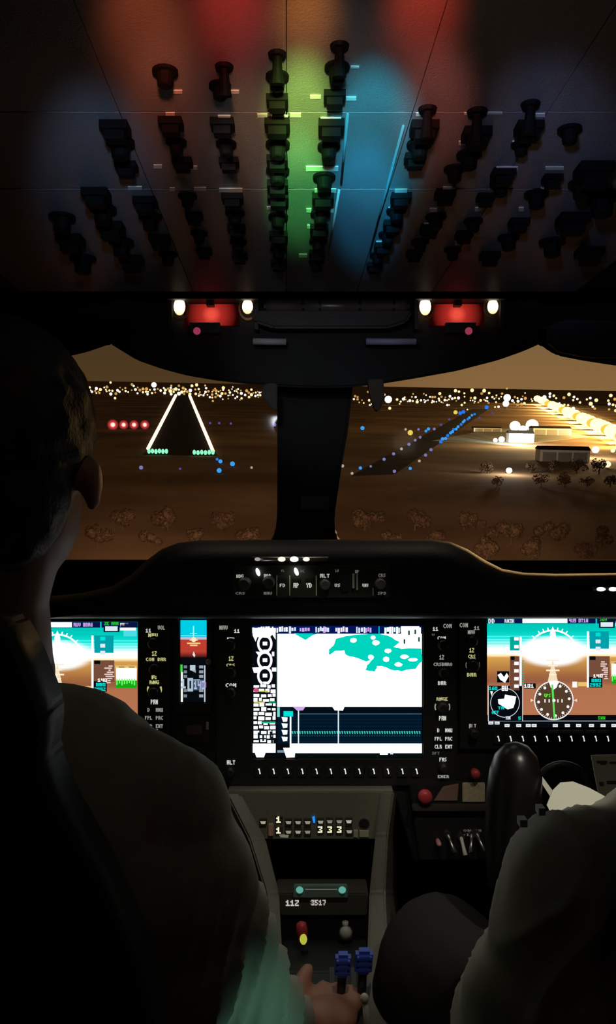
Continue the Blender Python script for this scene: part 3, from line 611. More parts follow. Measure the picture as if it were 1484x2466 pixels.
# ---- colours of the screen pictures
WHITE = (1.5, 1.5, 1.5); CYAN = lin((0, 225, 215)); TEAL = lin((0, 200, 175)); GREEN = lin((40, 200, 40)); BLK = (.002, .003, .005); NAVY = lin((2, 22, 40)); LILAC = lin((205, 170, 235)); BROWN = lin((176, 112, 78)); DKBR = lin((110, 66, 52)); PALE = lin((225, 235, 245))
def grad(stops, y):
    for (a, ca), (b, cb) in zip(stops[:-1], stops[1:]):
        if a <= y <= b:
            u = (y-a)/(b-a); return tuple(i+(j-i)*u for i, j in zip(ca, cb))
    return stops[-1][1]
def words(mb, p, x0, x1, y, hh, h, col, rnd, w=6):
    x = x0
    while x < x1-w:
        k = rnd.randint(2, 4); s_ = ''.join(rnd.choice('ABDEGHKMNRSTUVWX0123456789') for _ in range(k))
        if x+k*w > x1: break
        text(mb, p, s_, x+k*w/2, y, h, w, hh, col); x += (k+.8)*w
def pfd(dx, dy, parent, seed, xr=1524):
    rnd = random.Random(seed); mb = MB(); p = lambda x, y, h=0: pP(x+dx, y+dy, h)
    x0, y0, y1 = 1173, 1487, 1752
    st = [(1487, lin((0, 190, 180))), (1518, lin((0, 205, 190))), (1538, lin((20, 225, 215))), (1552, lin((150, 245, 240))), (1562, (1.1, 1.1, 1.05)), (1574, (1.2, 1.15, 1.0)), (1579, lin((255, 225, 160))), (1584, lin((215, 160, 80))), (1600, lin((196, 140, 72))), (1625, lin((165, 104, 62))), (1640, lin((150, 92, 66))), (1652, lin((178, 114, 78))), (1722, lin((182, 118, 84))), (1723, BLK), (1752, BLK)]
    nx_, ny_ = 90, 78
    for j in range(ny_):
        a = y0+(y1-y0)*j/ny_; b = y0+(y1-y0)*(j+1)/ny_; base = grad(st, (a+b)/2)
        line = tuple(min(1, c*1.25+.05) for c in base) if (1526 < a < 1560 and j % 2) else base
        for i in range(nx_):
            xa = x0+(xr-x0)*i/nx_; xb = x0+(xr-x0)*(i+1)/nx_
            e_ = math.hypot(((xa+xb)/2-1331)/88, ((a+b)/2-1567)/(36 if a < 1567 else 40)); g_ = max(0, min(1, (1.1-e_)/.45)); g_ = g_*g_*(3-2*g_)
            mb.rect(p, xa, a, xb, b, .001, tuple(c+(1.25*w_-c)*g_ for c, w_ in zip(line, (1, 1, .97))))  # white bloom around the attitude centre painted into the screen cells
    h = .0016
    mb.rect(p, x0, 1487, xr, 1501, h, lin((10, 18, 70)))
    words(mb, p, 1176, 1210, 1495, 11, h+.0002, PALE, rnd, 8); words(mb, p, 1215, 1258, 1495, 9, h+.0002, PALE, rnd, 6)
    mb.rect(p, 1258, 1488, 1366, 1500, h+.0002, WHITE); words(mb, p, 1370, 1430, 1494, 9, h+.0002, LILAC, rnd, 6)
    mb.rect(p, 1434, 1487, 1437, 1506, h+.0002, lin((0, 210, 230))); mb.rect(p, 1442, 1487, 1480, 1512, h, lin((5, 20, 40)))
    words(mb, p, 1444, 1480, 1491, 8, h+.0002, GREEN, rnd, 6); mb.rect(p, 1446, 1498, 1476, 1509, h+.0002, PALE); mb.rect(p, 1482, 1490, 1520, 1508, h, (1, 1, 1)); mb.rect(p, 1490, 1508, 1522, 1522, h, lin((80, 220, 230)))
    # attitude arc and pointer
    mb.ring(p, 1331, 1580, 60, 64, h, (1.2, 1.2, 1.2), 30, 25, 155)
    for a_ in (30, 45, 60, 70, 80, 100, 110, 120, 135, 150):
        c_, s_ = math.cos(math.radians(a_)), math.sin(math.radians(a_)); mb.flat(p, [(1331+62*c_-1.5, 1580-62*s_), (1331+62*c_+1.5, 1580-62*s_), (1331+70*c_+1.5, 1580-70*s_), (1331+70*c_-1.5, 1580-70*s_)], h, (1.2, 1.2, 1.2))
    mb.flat(p, [(1326, 1552), (1338, 1552), (1338, 1525), (1331, 1508), (1324, 1525)], h+.0001, WHITE)
    for yy, ww in ((1588, 16), (1600, 11), (1612, 16), (1622, 9)): mb.rect(p, 1331-ww, yy, 1331+ww, yy+4, h, lin((255, 240, 215)))
    mb.flat(p, [(1319, 1640), (1331, 1586), (1343, 1640)], h-.0001, lin((245, 225, 190)))
    # airspeed tape
    mb.rect(p, 1228, 1533, 1251, 1566, h, lin((0, 170, 150))); mb.rect(p, 1228, 1580, 1251, 1662, h, lin((112, 70, 56))); mb.rect(p, 1251, 1533, 1256, 1652, h, WHITE)
    mb.rect(p, 1230, 1580, 1239, 1589, h+.0001, BLK)
    for yy in (1538, 1557, 1597, 1615, 1634, 1652): mb.rect(p, 1238, yy-4, 1249, yy+4, h+.0001, (1, 1, 1))
    for yy in range(1590, 1650, 6): mb.rect(p, 1257, yy, 1262, yy+2, h, lin((0, 180, 170)))
    mb.rect(p, 1197, 1616, 1226, 1643, h, BLK); mb.flat(p, [(1198, 1625), (1206, 1620), (1214, 1630), (1220, 1620), (1225, 1628), (1216, 1644), (1204, 1636)], h+.0001, (1.2, 1.2, 1.2))
    # altitude tape
    mb.rect(p, 1413, 1520, 1418, 1655, h, (1.1, 1.1, 1.1)); mb.rect(p, 1420, 1520, 1466, 1562, h-.0001, lin((0, 160, 170)))
    for yy, cc in ((1528, CYAN), (1545, PALE), (1562, PALE)): mb.rect(p, 1434, yy-5, 1446, yy+4, h, cc)
    mb.rect(p, 1418, 1580, 1468, 1632, h-.0001, lin((118, 76, 58))); mb.rect(p, 1420, 1580, 1434, 1589, h, BLK)
    for k in range(9): mb.rect(p, 1444+rnd.randint(0, 14), 1592+k*5, 1452+rnd.randint(4, 16), 1595+k*5, h, lin((240, 210, 200)))
    mb.rect(p, 1418, 1630, 1450, 1655, h, BLK); text(mb, p, '140', 1440, 1627, h+.0002, 8, 8, (1.1, 1, .95)); text(mb, p, '880', 1436, 1638, h+.0002, 8, 8, CYAN); text(mb, p, '2992', 1434, 1649, h+.0002, 7, 8, CYAN)
    mb.rect(p, 1470, 1592, 1522, 1598, h, lin((225, 190, 110))); mb.rect(p, 1472, 1598, 1522, 1630, h, (1.2, 1.2, 1.05)); mb.rect(p, 1472, 1628, 1522, 1646, h+.0001, lin((20, 170, 20)))
    for k in range(8): mb.rect(p, 1473+k*6, 1624, 1476+k*6, 1634+rnd.randint(0, 6), h+.0002, lin((120, 255, 110)))
    for xx in (1479, 1503): mb.rect(p, xx, 1595, xx+14, 1597, h+.0001, DKBR)
    # heading boxes and compass
    mb.rect(p, 1262, 1645, 1290, 1658, h, BLK); text(mb, p, '101', 1274, 1651, h+.0002, 8, 9, (1, 1, 1)); mb.rect(p, 1378, 1641, 1390, 1655, h, (1, .95, .9)); mb.rect(p, 1392, 1642, 1416, 1652, h, lin((235, 195, 110)))
    cx, cy = 1333.5, 1686
    mb.flat(p, [(1321, 1640), (1345, 1640), (1340, 1655), (1333, 1660), (1326, 1655)], h+.0004, WHITE)
    mb.disc(p, cx, cy, 47, h+.0001, lin((82, 60, 44)), 40); mb.ring(p, cx, cy, 45, 47.5, h+.0002, (1, 1, .98), 48)
    for k in range(12):
        a_ = math.radians(k*30+6); mb.disc(p, cx+37*math.cos(a_), cy-37*math.sin(a_), 3.6, h+.0003, (.95, .93, .9), 8)
    for k in range(48):
        a_ = math.radians(k*7.5); mb.flat(p, [(cx+41*math.cos(a_)-.6, cy-41*math.sin(a_)), (cx+41*math.cos(a_)+.6, cy-41*math.sin(a_)), (cx+46*math.cos(a_)+.6, cy-46*math.sin(a_)), (cx+46*math.cos(a_)-.6, cy-46*math.sin(a_))], h+.0003, (.9, .9, .88))
    mb.flat(p, [(1327, 1648), (1332, 1648), (1337, 1730), (1333, 1731)], h+.0005, lin((90, 225, 90))); mb.disc(p, cx, cy, 4, h+.0006, (1, 1, .95), 10)
    for xx in (1312, 1322, 1343, 1353): mb.rect(p, xx-1.5, 1683, xx+1.5, 1691, h+.0005, (.95, .9, .88))
    mb.rect(p, 1309, 1669, 1326, 1680, h+.0004, lin((30, 75, 15))); text(mb, p, 'GPS', 1318, 1674, h+.0006, 5.4, 8, lin((120, 235, 60)))
    for s_ in (-1, 1): mb.flat(p, [(cx+s_*48, cy), (cx+s_*56, cy-4), (cx+s_*56, cy+4)], h, lin((240, 215, 200)))
    # inset map
    mb.rect(p, 1175, 1651, 1259, 1736, h, BLK); mb.ring(p, 1216, 1692, 34, 35.5, h+.0001, (.7, .75, .8), 36); mb.rect(p, 1175, 1651, 1176.5, 1736, h+.0001, (.9, .9, .9)); mb.rect(p, 1257.5, 1651, 1259, 1736, h+.0001, (.8, .8, .8))
    mb.flat(p, [(1199, 1683), (1214, 1682), (1216, 1672), (1232, 1675), (1243, 1677), (1240, 1692), (1236, 1704), (1222, 1708), (1210, 1700), (1200, 1694)], h+.0002, WHITE)
    text(mb, p, '160', 1188, 1657, h+.0002, 7, 8, CYAN); words(mb, p, 1208, 1258, 1657, 12, h+.0002, (1, 1, 1), rnd, 8); text(mb, p, 'TA', 1207, 1704, h+.0003, 8, 7, CYAN); text(mb, p, 'OFF', 1193, 1715, h+.0003, 6, 8, CYAN); mb.flat(p, [(1180, 1664), (1187, 1664), (1184, 1676)], h+.0002, (1, 1, 1)); words(mb, p, 1218, 1246, 1728, 8, h+.0002, PALE, rnd, 6); text(mb, p, '5', 1252, 1729, h+.0002, 8, 8, CYAN)
    # softkey names
    mb.rect(p, x0+2, 1735, xr, 1736.5, h, (.35, .4, .45))
    for xx in (1182, 1197, 1221, 1249, 1272, 1286, 1337, 1366, 1393, 1424, 1452, 1478, 1503): mb.rect(p, xx-6, 1740+(3 if xx > 1210 else -3), xx+6, 1747+(3 if xx > 1210 else -3), h+.0001, (.8, .82, .85)); mb.rect(p, xx-4, 1743+(3 if xx > 1210 else -3), xx+3, 1744.5+(3 if xx > 1210 else -3), h+.0002, (.2, .2, .22))
    words(mb, p, 1440, 1478, 1728, 8, h+.0002, GREEN, rnd, 6)
    return mb.build('screen_image', screen_mat(), parent)
def knob(t, p, k, x, y, r, name='knob', m=None, hh=.014):
    mb = MB(); q = p(x, y, .006); mb.tube([q, q-F*.003, q-F*.0035, q-F*hh, q-F*(hh+.0015)], [r*k*1.15, r*k*1.15, r*k*.9, r*k*.85, r*k*.65], 20); return mb.build(name, m or M_KNOB, t)
def bezel(t, x0, y0, x1, y1, sx0, sy0, sx1, sy1):
    mb = MB()
    for a in ((x0, y0, x1, sy0-2), (x0, sy1+2, x1, y1), (x0, sy0-2, sx0-2, sy1+2), (sx1+2, sy0-2, x1, sy1+2)): mb.box(pP, *a, -.002, .006)
    mb.build('bezel', M_BEZEL, t)
    mb = MB(); mb.box(pP, sx0-2, sy0-2, sx1+2, sy1+2, -.002, .0005); mb.build('screen_backing', M_BLACK, t)
def labels(t, items):
    for s_, x, y, w, hh, c in items: lab('lit_label', t, [(s_, x, y, w, hh, c)], .0066, pP)
A_ = (.30, .30, .26); B_ = (.62, .62, .56); Y_ = (.50, .50, .20); D_ = (.10, .10, .085)
def softkeys(t, xs, y):
    for x in xs:
        mb = MB(); mb.box(pP, x-12, y-10, x+12, y+14, .006, .009, 0, .08); k = mb.build('softkey', M_KNOB, t)
        mb = MB(); mb.flat(pP, [(x-3, y-6), (x+1, y-7), (x+4, y+6), (x+1, y+7), (x, y-1)], .0094, (.8, .82, .8)); mb.build('softkey_mark', screen_mat(), k)
def keygrid(t, cols, rows, c):
    names_ = [('D', 'MNU'), ('FPL', 'PRC'), ('CLR', 'ENT')]
    for j, y in enumerate(rows):
        for i, x in enumerate(cols):
            mb = MB(); mb.box(pP, x-11, y-8, x+11, y+8, .006, .009, 0, .08); k = mb.build('key', M_KNOB, t)
            mb = MB(); text(mb, pP, names_[j][i], x, y, .0094, 6, 9, c); mb.build('key_label', screen_mat(), k)
def arcs(t, x, y, r, c):
    mb = MB(); mb.ring(pP, x, y, r-2, r+2, .0067, c, 10, 155, 205); mb.ring(pP, x, y, r-2, r+2, .0067, c, 10, -25, 25); mb.ring(pP, x, y-2, r-3, r, .0067, c, 10, 60, 120); mb.build('knob_arc', screen_mat(), t)
# left flight display
t = thing('flight_display', pP(150, 1880), "left pilot's flight display with blue sky and brown ground picture", 'display')
bezel(t, -80, 1489, 412, 1790, -19, 1497, 332, 1764); pfd(-1192, 10, t, 1)
knob(t, pP, KP, 373, 1546, 14); knob(t, pP, KP, 375, 1607, 13); knob(t, pP, KP, 374, 1664, 14)
labels(t, [('VOL', 391, 1510, 6, 10, A_), ('11', 360, 1517, 7, 9, B_), ('NAV', 371, 1528, 8, 9, Y_), ('COM', 364, 1586, 7, 8, Y_), ('BAR', 392, 1586, 7, 8, Y_), ('12', 374, 1572, 6, 11, Y_), ('R', 374, 1629, 14, 9, Y_), ('RNG', 374, 1641, 8, 9, Y_), ('PAN', 374, 1688, 6, 11, B_), ('FMS', 374, 1757, 6, 9, B_)])
arcs(t, 374, 1658, 16, Y_); keygrid(t, (361, 387), (1706, 1725, 1745), A_)
softkeys(t, [197+dx_ for dx_ in range(-190, 130, 29)], 1777)
# standby instrument
t = thing('standby_instrument', pP(466, 1790), 'narrow standby attitude display between the two left screens', 'display')
bezel(t, 424, 1482, 510, 1714, 435, 1493, 498, 1690)
mb = MB(); p = pP
mb.rect(p, 435, 1493, 498, 1690, .001, BLK); mb.rect(p, 435, 1493, 498, 1534, .0012, lin((0, 205, 230))); mb.rect(p, 435, 1534, 498, 1540, .0012, lin((190, 190, 215)))
for i in range(14): mb.rect(p, 435, 1540+i*3, 498, 1543.2+i*3, .0012, tuple(c*(1 if i < 10 else (14-i)/5) for c in lin((188, 62, 48))))
mb.rect(p, 465, 1507, 468, 1534, .0014, lin((150, 245, 250))); mb.rect(p, 458, 1524, 475, 1526, .0014, lin((150, 245, 250))); mb.rect(p, 436, 1530, 497, 1531.5, .0014, lin((160, 240, 245)))
for y, w in ((1541, 10), (1549, 16), (1554, 9)): mb.rect(p, 467-w, y-2, 467+w, y+1.5, .0014, lin((250, 205, 140)))
mb.disc(p, 467, 1540, 6, .0015, lin((255, 240, 200)), 12); mb.flat(p, [(464, 1576), (467, 1568), (471, 1578), (468, 1583)], .0014, (.8, .75, .7))
mb.rect(p, 435, 1600, 440, 1618, .0014, lin((60, 230, 60))); mb.rect(p, 436, 1618, 441, 1690, .0014, (.9, 1, .95)); mb.rect(p, 492, 1602, 495, 1690, .0014, (.55, .62, .7))
for y in (1606, 1618, 1629, 1663, 1676):
    mb.rect(p, 443, y-4, 451, y+3, .0014, (.18, .23, .28)); mb.rect(p, 480, y-4, 490, y+3, .0014, (.3, .36, .44))
mb.rect(p, 458, 1601, 471, 1614, .0014, (.5, .6, .68)); mb.flat(p, [(460, 1614), (472, 1614), (472, 1620), (466, 1617)], .0014, (.3, .38, .45))
text(mb, p, '1', 443, 1646, .0016, 14, 22, (.45, .58, .7)); text(mb, p, '0', 460, 1648, .0016, 16, 32, (.40, .52, .65)); mb.rect(p, 466, 1636, 493, 1662, .0014, (.05, .09, .13)); text(mb, p, '140', 481, 1649, .0016, 9, 20, (.42, .48, .75)); mb.rect(p, 466, 1636, 482, 1637.5, .0016, (.6, .7, .8)); mb.rect(p, 492, 1642, 497, 1655, .0016, (.4, .22, .5))
mb.build('screen_image', screen_mat(), t)
mb = MB(); mb.ball(pP(504, 1591, .008), (7*KP, .005, 7*KP), 12); mb.build('adjust_knob', mat('grey_knob', (.4, .36, .34), .4), t, True)
t = thing('switch_module', pP(466, 1770), 'small dark switch module under the standby instrument', 'switch module')
mb = MB(); mb.box(pP, 428, 1722, 506, 1786, -.003, .004); mb.build('module_plate', M_BEZEL, t, bevel=.001)
mb = MB(); mb.box(pP, 450, 1742, 488, 1766, .004, .010); mb.build('switch_cap', mat('brown_cap', (.16, .10, .085), .5), t, bevel=.001)
for x in (432, 501): mb = MB(); mb.box(pP, x-3, 1735, x+3, 1754, .004, .008); mb.build('side_clip', M_STEEL if x > 480 else M_KNOB, t)
# multifunction display
t = thing('map_display', pP(812, 1890), 'large centre display with white map and teal land area', 'display')
bezel(t, 523, 1490, 1096, 1888, 608, 1507, 1016, 1824)
mb = MB(); rnd = random.Random(5); p = pP; h = .0012
mb.rect(p, 608, 1507, 1016, 1824, .001, BLK)
mb.rect(p, 668, 1524, 1016, 1702, h, WHITE); mb.rect(p, 665, 1526, 667.5, 1702, h, lin((30, 60, 60)))
mb.rect(p, 608, 1507, 1016, 1526, h+.0002, lin((4, 20, 90)))
for x0, x1, c in ((608, 650, WHITE), (655, 690, (1, 1, 1)), (696, 712, PALE), (722, 744, LILAC), (760, 790, PALE), (774, 792, LILAC), (808, 838, (.9, .85, 1)), (858, 878, PALE), (880, 894, LILAC)):
    x = x0
    while x < x1: w_ = rnd.uniform(3, 6); mb.rect(p, x, 1509+rnd.uniform(-1, 3), x+w_, 1522+rnd.uniform(-3, 3), h+.0004, c); x += w_+rnd.uniform(.6, 2.2)
mb.rect(p, 912, 1508, 914, 1528, h+.0004, CYAN); mb.rect(p, 668, 1520, 720, 1530, h+.0001, (1.2, 1.3, 1.3))
land = [(791.6, 1564), (801.5, 1555), (810.5, 1537), (833, 1532), (865, 1527), (914, 1525), (941, 1534), (964, 1546), (948, 1557), (968, 1562), (1015, 1562), (1016, 1592), (1000, 1609), (968, 1616), (941, 1612), (923, 1604), (908, 1604), (903, 1617), (881, 1613), (884, 1603), (897, 1587), (883, 1593), (860, 1584), (834, 1577), (829, 1565), (806, 1568), (793, 1577)]
LT = lin((0, 212, 190))
big = []
for i, (a, b) in enumerate(land):
    a2, b2 = land[(i+1) % len(land)]
    for u in (0, .33, .66): big.append((a+(a2-a)*u+rnd.uniform(-1.2, 1.2), b+(b2-b)*u+rnd.uniform(-1.2, 1.2)))
mb.flat(p, big, h+.0002, LT); mb.flat(p, [(708, 1524), (770, 1524), (752, 1530), (736, 1541), (722, 1533)], h+.0002, LT)
for x, y, a, b in ((851, 1542, 9, 6), (905, 1547, 10, 7), (935, 1567, 10, 6), (930, 1587, 9, 7), (960, 1600, 10, 6), (974, 1581, 11, 6), (994, 1588, 12, 5), (893, 1582, 8, 7), (899, 1535, 7, 5), (961, 1556, 12, 4)):
    mb.flat(p, [(x+a*math.cos(i*.7854)*rnd.uniform(.8, 1.1), y+b*math.sin(i*.7854)*rnd.uniform(.8, 1.1)) for i in range(8)], h+.0004, WHITE)
mb.rect(p, 925, 1510, 1014, 1522, h+.0003, lin((10, 110, 100)))
for i in range(16): x = 926+i*5.6; mb.rect(p, x, 1509+rnd.uniform(0, 3), x+rnd.uniform(3, 5), 1523+rnd.uniform(-2, 8), h+.0005, (1.2, 1.25, 1.25))
mb.rect(p, 966, 1508, 1010, 1555, h+.0004, WHITE); mb.flat(p, [(940, 1526), (968, 1526), (968, 1548), (950, 1540)], h+.0004, WHITE)
for x, y in ((974, 1545), (1009, 1540), (985, 1524), (1000, 1522)): mb.rect(p, x-2, y-6, x+2, y+5, h+.0006, lin((20, 60, 60)))
# profile view
mb.rect(p, 668, 1702, 1016, 1790, h, NAVY); mb.rect(p, 700, 1704, 1016, 1716, h+.0001, lin((3, 12, 20)))
mb.rect(p, 720, 1718, 1016, 1719.5, h+.0002, lin((80, 115, 130)))
for y in (1732, 1740, 1748, 1756, 1772, 1779, 1785): mb.rect(p, 700, y, 1016, y+1, h+.0002, lin((6, 40, 58)))
x = 702
while x < 1014: mb.flat(p, [(x, 1760), (x+4, 1760), (x+4.6, 1767), (x+2.2, 1767)], h+.0003, lin((60, 195, 180))); mb.rect(p, x+1, 1770, x+3.5, 1772, h+.0003, lin((20, 90, 90))); x += 6
for x in (719, 815): mb.rect(p, x-1.4, 1706, x+1.6, 1790, h+.0004, lin((225, 240, 245)))
mb.flat(p, [(705, 1701), (736, 1701), (730, 1710), (716, 1711)], h+.0004, LILAC); mb.flat(p, [(800, 1701), (830, 1701), (826, 1711), (806, 1710)], h+.0004, WHITE)
mb.rect(p, 683, 1712, 706, 1725, h+.0003, CYAN); mb.rect(p, 698, 1716, 702, 1800, h+.0003, (1, 1.1, 1.1)); mb.rect(p, 668, 1703, 674, 1726, h+.0003, lin((120, 220, 210)))
for y in (1732, 1747, 1763, 1779): mb.flat(p, [(678, y-6), (693, y-5), (692, y+5), (682, y+6)], h+.0003, (1, 1, 1))
mb.rect(p, 698, 1790, 1016, 1813, h+.0003, WHITE); mb.rect(p, 690, 1813, 1016, 1822, h, lin((4, 16, 16))); mb.rect(p, 915, 1810, 934, 1817, h+.0004, WHITE); mb.rect(p, 940, 1810, 947, 1816, h+.0004, PALE); mb.rect(p, 668, 1806, 700, 1812, h+.0002, lin((120, 150, 165))); mb.flat(p, [(682, 1800), (712, 1800), (710, 1823), (690, 1824)], h+.0004, WHITE)
# engine strip
mb.flat(p, [(608, 1512), (664, 1512), (664, 1540), (656, 1528), (648, 1536), (620, 1534), (616, 1545), (609, 1530)], h+.0004, WHITE)
for cy in (1550, 1590, 1627):
    mb.ring(p, 638, cy, 13, 18.5, h+.0003, (1.2, 1.2, 1.2), 30, -70, 250, 1.25)
    mb.rect(p, 633, cy-5, 644, cy+4, h+.0004, (1.1, 1.15, 1.15)); mb.rect(p, 634, cy+14, 645, cy+20, h+.0004, (1.1, 1.15, 1.15))
mb.flat(p, [(608, 1607), (626, 1606), (624, 1620), (612, 1620)], h+.0004, WHITE); mb.rect(p, 655, 1607, 666, 1617, h+.0004, (1, 1, 1)); mb.flat(p, [(616, 1569), (628, 1569), (624, 1580)], h+.0004, WHITE); mb.rect(p, 655, 1569, 661, 1580, h+.0004, (.9, .95, .95))
for y in range(1648, 1790, 11):
    x = 611
    while x < 661: w_ = rnd.uniform(7, 16); mb.rect(p, x, y+rnd.uniform(-1, 2), min(x+w_, 664), y+rnd.uniform(6, 10), h+.0004, (1.05, 1.1, 1.1)); x += w_+rnd.uniform(1.5, 4.5)
mb.disc(p, 617, 1661, 6, h+.0006, lin((215, 80, 130)), 10); mb.rect(p, 624, 1663, 646, 1666, h+.0006, lin((190, 190, 60))); mb.rect(p, 612, 1689, 638, 1692, h+.0006, lin((215, 205, 90))); mb.rect(p, 648, 1688, 664, 1693, h+.0006, lin((0, 140, 90))); mb.rect(p, 630, 1737, 664, 1741, h+.0006, lin((30, 190, 140)))
mb.rect(p, 609, 1790, 664, 1812, h+.0005, WHITE); mb.flat(p, [(614, 1812), (640, 1812), (636, 1823), (618, 1823)], h+.0005, WHITE)
for x, y in ((623, 1772), (634, 1776), (652, 1770), (655, 1782)): mb.rect(p, x-2, y-9, x+2.5, y+8, h+.0007, lin((8, 30, 36)))
mb.build('screen_image', screen_mat(), t)
for x, y, r in ((557, 1551, 14), (558, 1616, 14), (558, 1664, 13), (557, 1853, 11), (1064, 1551, 14), (1065, 1617, 13), (1064, 1700, 14), (1066, 1845, 12)): knob(t, pP, KP, x, y, r)
labels(t, [('NAV', 540, 1510, 7, 10, A_), ('11', 572, 1518, 7, 9, B_), ('NAV', 557, 1537, 6, 7, B_), ('12', 558, 1584, 6, 11, Y_), ('CRS', 557, 1600, 7, 7, Y_), ('COM', 558, 1648, 9, 9, B_), ('ALT', 558, 1833, 7, 10, B_),
    ('11', 1048, 1513, 7, 9, B_), ('COM', 1077, 1506, 7, 10, A_), ('V', 1043, 1527, 8, 5, D_), ('COM', 1063, 1535, 7, 8, B_), ('12', 1063, 1581, 6, 11, A_), ('CRSBARO', 1066, 1598, 6.5, 8, A_), ('BAR', 1064, 1643, 7, 9, B_), ('RNGE', 1064, 1681, 7, 8, Y_), ('PAN', 1065, 1727, 6, 11, B_), ('DFT', 1049, 1811, 6, 7, D_), ('FMS', 1066, 1826, 6, 9, B_), ('EMER', 1067, 1867, 7, 7, A_)])
arcs(t, 1064, 1700, 17, A_); keygrid(t, (1054, 1079), (1755, 1775, 1794), B_)
softkeys(t, [625+i*34.2 for i in range(12)], 1853)
# right flight display
t = thing('flight_display', pP(1350, 1890), "right pilot's flight display with round compass and inset map", 'display')
bezel(t, 1106, 1478, 1600, 1800, 1173, 1487, 1524, 1754); pfd(0, 0, t, 2)
knob(t, pP, KP, 1134, 1541, 13); knob(t, pP, KP, 1137, 1600, 14); knob(t, pP, KP, 1138, 1762, 12)
labels(t, [('COM', 1116, 1504, 7, 10, A_), ('11', 1147, 1511, 7, 9, A_), ('NAV', 1134, 1521, 6, 9, A_), ('12', 1135, 1564, 6, 11, Y_), ('CRS', 1135, 1579, 6, 8, Y_), ('BAR', 1135, 1623, 8, 9, Y_), ('ALT', 1137, 1746, 6, 10, A_)])
arcs(t, 1137, 1600, 15, A_); softkeys(t, [1197+i*29.1 for i in range(13)], 1775)
mb = MB()
for i in range(5): mb.box(pP, 1316+i*30, 1756, 1343+i*30, 1763, .006, .0068)
mb.build('lit_key_strip', mat('key_strip', (.30, .28, .22), .5), t)
# =================================================================== PEDESTAL
PE = 1.27; pE = PL(PE); KE = PE/FP
t_ped = thing('pedestal_switch_unit', pE(760, 2020), 'olive grey upper pedestal plate with two rows of small lit buttons', 'control panel')
mb = MB(); mb.prism(pE, [(548, 1906), (948, 1905), (925, 2022), (640, 2022), (560, 1990)], -.03, 0); mb.build('face_plate', M_GREY, t_ped, bevel=.0015)
for x, yy, c in [(634, 1978, .4)]+[(672, 1972, 1)]+[(695+i*23, 1978, .32) for i in range(3)]+[(772, 1977, .35), (794, 1976, .22), (817, 1976, .24), (840, 1976, .45)]+[(672, 1998, 1), (695, 2001, .3), (718, 2001, .36), (741, 2001, .25), (772, 1996, 1), (795, 1996, 1), (818, 1996, 1), (841, 2000, .32)]:
    mb = MB(); mb.box(pE, x-9, yy-8, x+9, yy+8, 0, .004, 0, .12); k = mb.build('push_button', mat('dark_button', (.05, .05, .045), .5), t_ped)
    mb = MB()
    if c == 1:
        text(mb, pE, '1' if x < 690 else '3', x, yy-1, .0044, 13, 15, (.95, .92, .62))
    else: mb.flat(pE, [(x-7, yy-3), (x+7, yy-3), (x+5, yy+4), (x-4, yy+4)], .0044, (c*.9, c*.85, c*.62))
    mb.build('button_legend', screen_mat(), k)
mb = MB(); mb.flat(pE, [(752, 1966), (758, 1963), (759, 1980), (755, 1980)], .003, lin((30, 150, 255))); mb.build('blue_indicator', screen_mat(), t_ped)
mb = MB(); mb.box(pE, 647, 1981, 659, 2010, 0, .006); mb.build('pink_switch', mat('pink_switch', (.7, .42, .34), .5), t_ped, bevel=.001)
mb = MB(); mb.box(pE, 852, 1998, 862, 2014, 0, .004); mb.box(pE, 866, 1999, 888, 2014, 0, .003); mb.build('pale_switch', mat('pale_switch', (.5, .48, .36), .5), t_ped)
mb = MB(); mb.ring(pE, 877, 1984, 11, 13.5, .001, None, 24); mb.build('jack_ring', M_STEEL, t_ped)
mb = MB(); mb.disc(pE, 877, 1984, 11, .0006, None, 24); mb.build('jack_socket', M_BLACK, t_ped)
mb = MB(); mb.flat(pE, [(672, 2009), (696, 2009), (694, 2017), (676, 2016)], .0008, (.16, .15, .11)); mb.build('lit_label', screen_mat(), t_ped)
# cheeks of the pedestal, dark recess, small unit below
t = thing('pedestal', W(770, 2300, 1.2), 'olive grey pedestal cheek running down to the throttle quadrant', 'pedestal')
mb = MB(); vs = []
for (xa, xb, y, d) in ((918, 950, 1905, 1.262), (905, 935, 2010, 1.25), (890, 928, 2150, 1.21), (885, 935, 2300, 1.12), (880, 960, 2480, 1.02), (880, 990, 2640, .96)):
    vs += [W(xa, y, d), W(xb, y, d-.02), W(xb+30, y, d+.3), W(xa, y, d+.3)]
mb.add(vs, [[i*4+k, i*4+(k+1) % 4, i*4+4+(k+1) % 4, i*4+4+k] for i in range(5) for k in range(4)]+[[3, 2, 1, 0], [20, 21, 22, 23]]); mb.build('side_cheek', M_GREY, t, bevel=.004)
mb = MB(); vs = []
for (xa, xb, y, d) in ((545, 580, 1912, 1.262), (600, 640, 2022, 1.25), (640, 672, 2150, 1.21), (640, 680, 2300, 1.12), (640, 690, 2480, 1.02), (640, 690, 2640, .96)):
    vs += [W(xa, y, d-.02), W(xb, y, d), W(xb, y, d+.3), W(xa-30, y, d+.3)]
mb.add(vs, [[i*4+k, i*4+(k+1) % 4, i*4+4+(k+1) % 4, i*4+4+k] for i in range(5) for k in range(4)]+[[3, 2, 1, 0], [20, 21, 22, 23]]); mb.build('side_cheek', M_GREY, t, bevel=.004)
mb = MB(); mb.box(PL(1.40), 600, 1990, 930, 2300, -.02, 0); mb.build('recess_back', M_BLACK, t)
pQ = PL(1.215); KQ = 1.215/FP
t = thing('radio_unit', pQ(770, 2200), 'small radio unit with a pale green lit edge in the pedestal', 'radio')
mb = MB(); mb.prism(pQ, [(664, 2152), (888, 2152), (884, 2206), (676, 2206)], -.05, 0); mb.build('unit_body', mat('dim_grey', (.07, .065, .055), .5), t, bevel=.002)
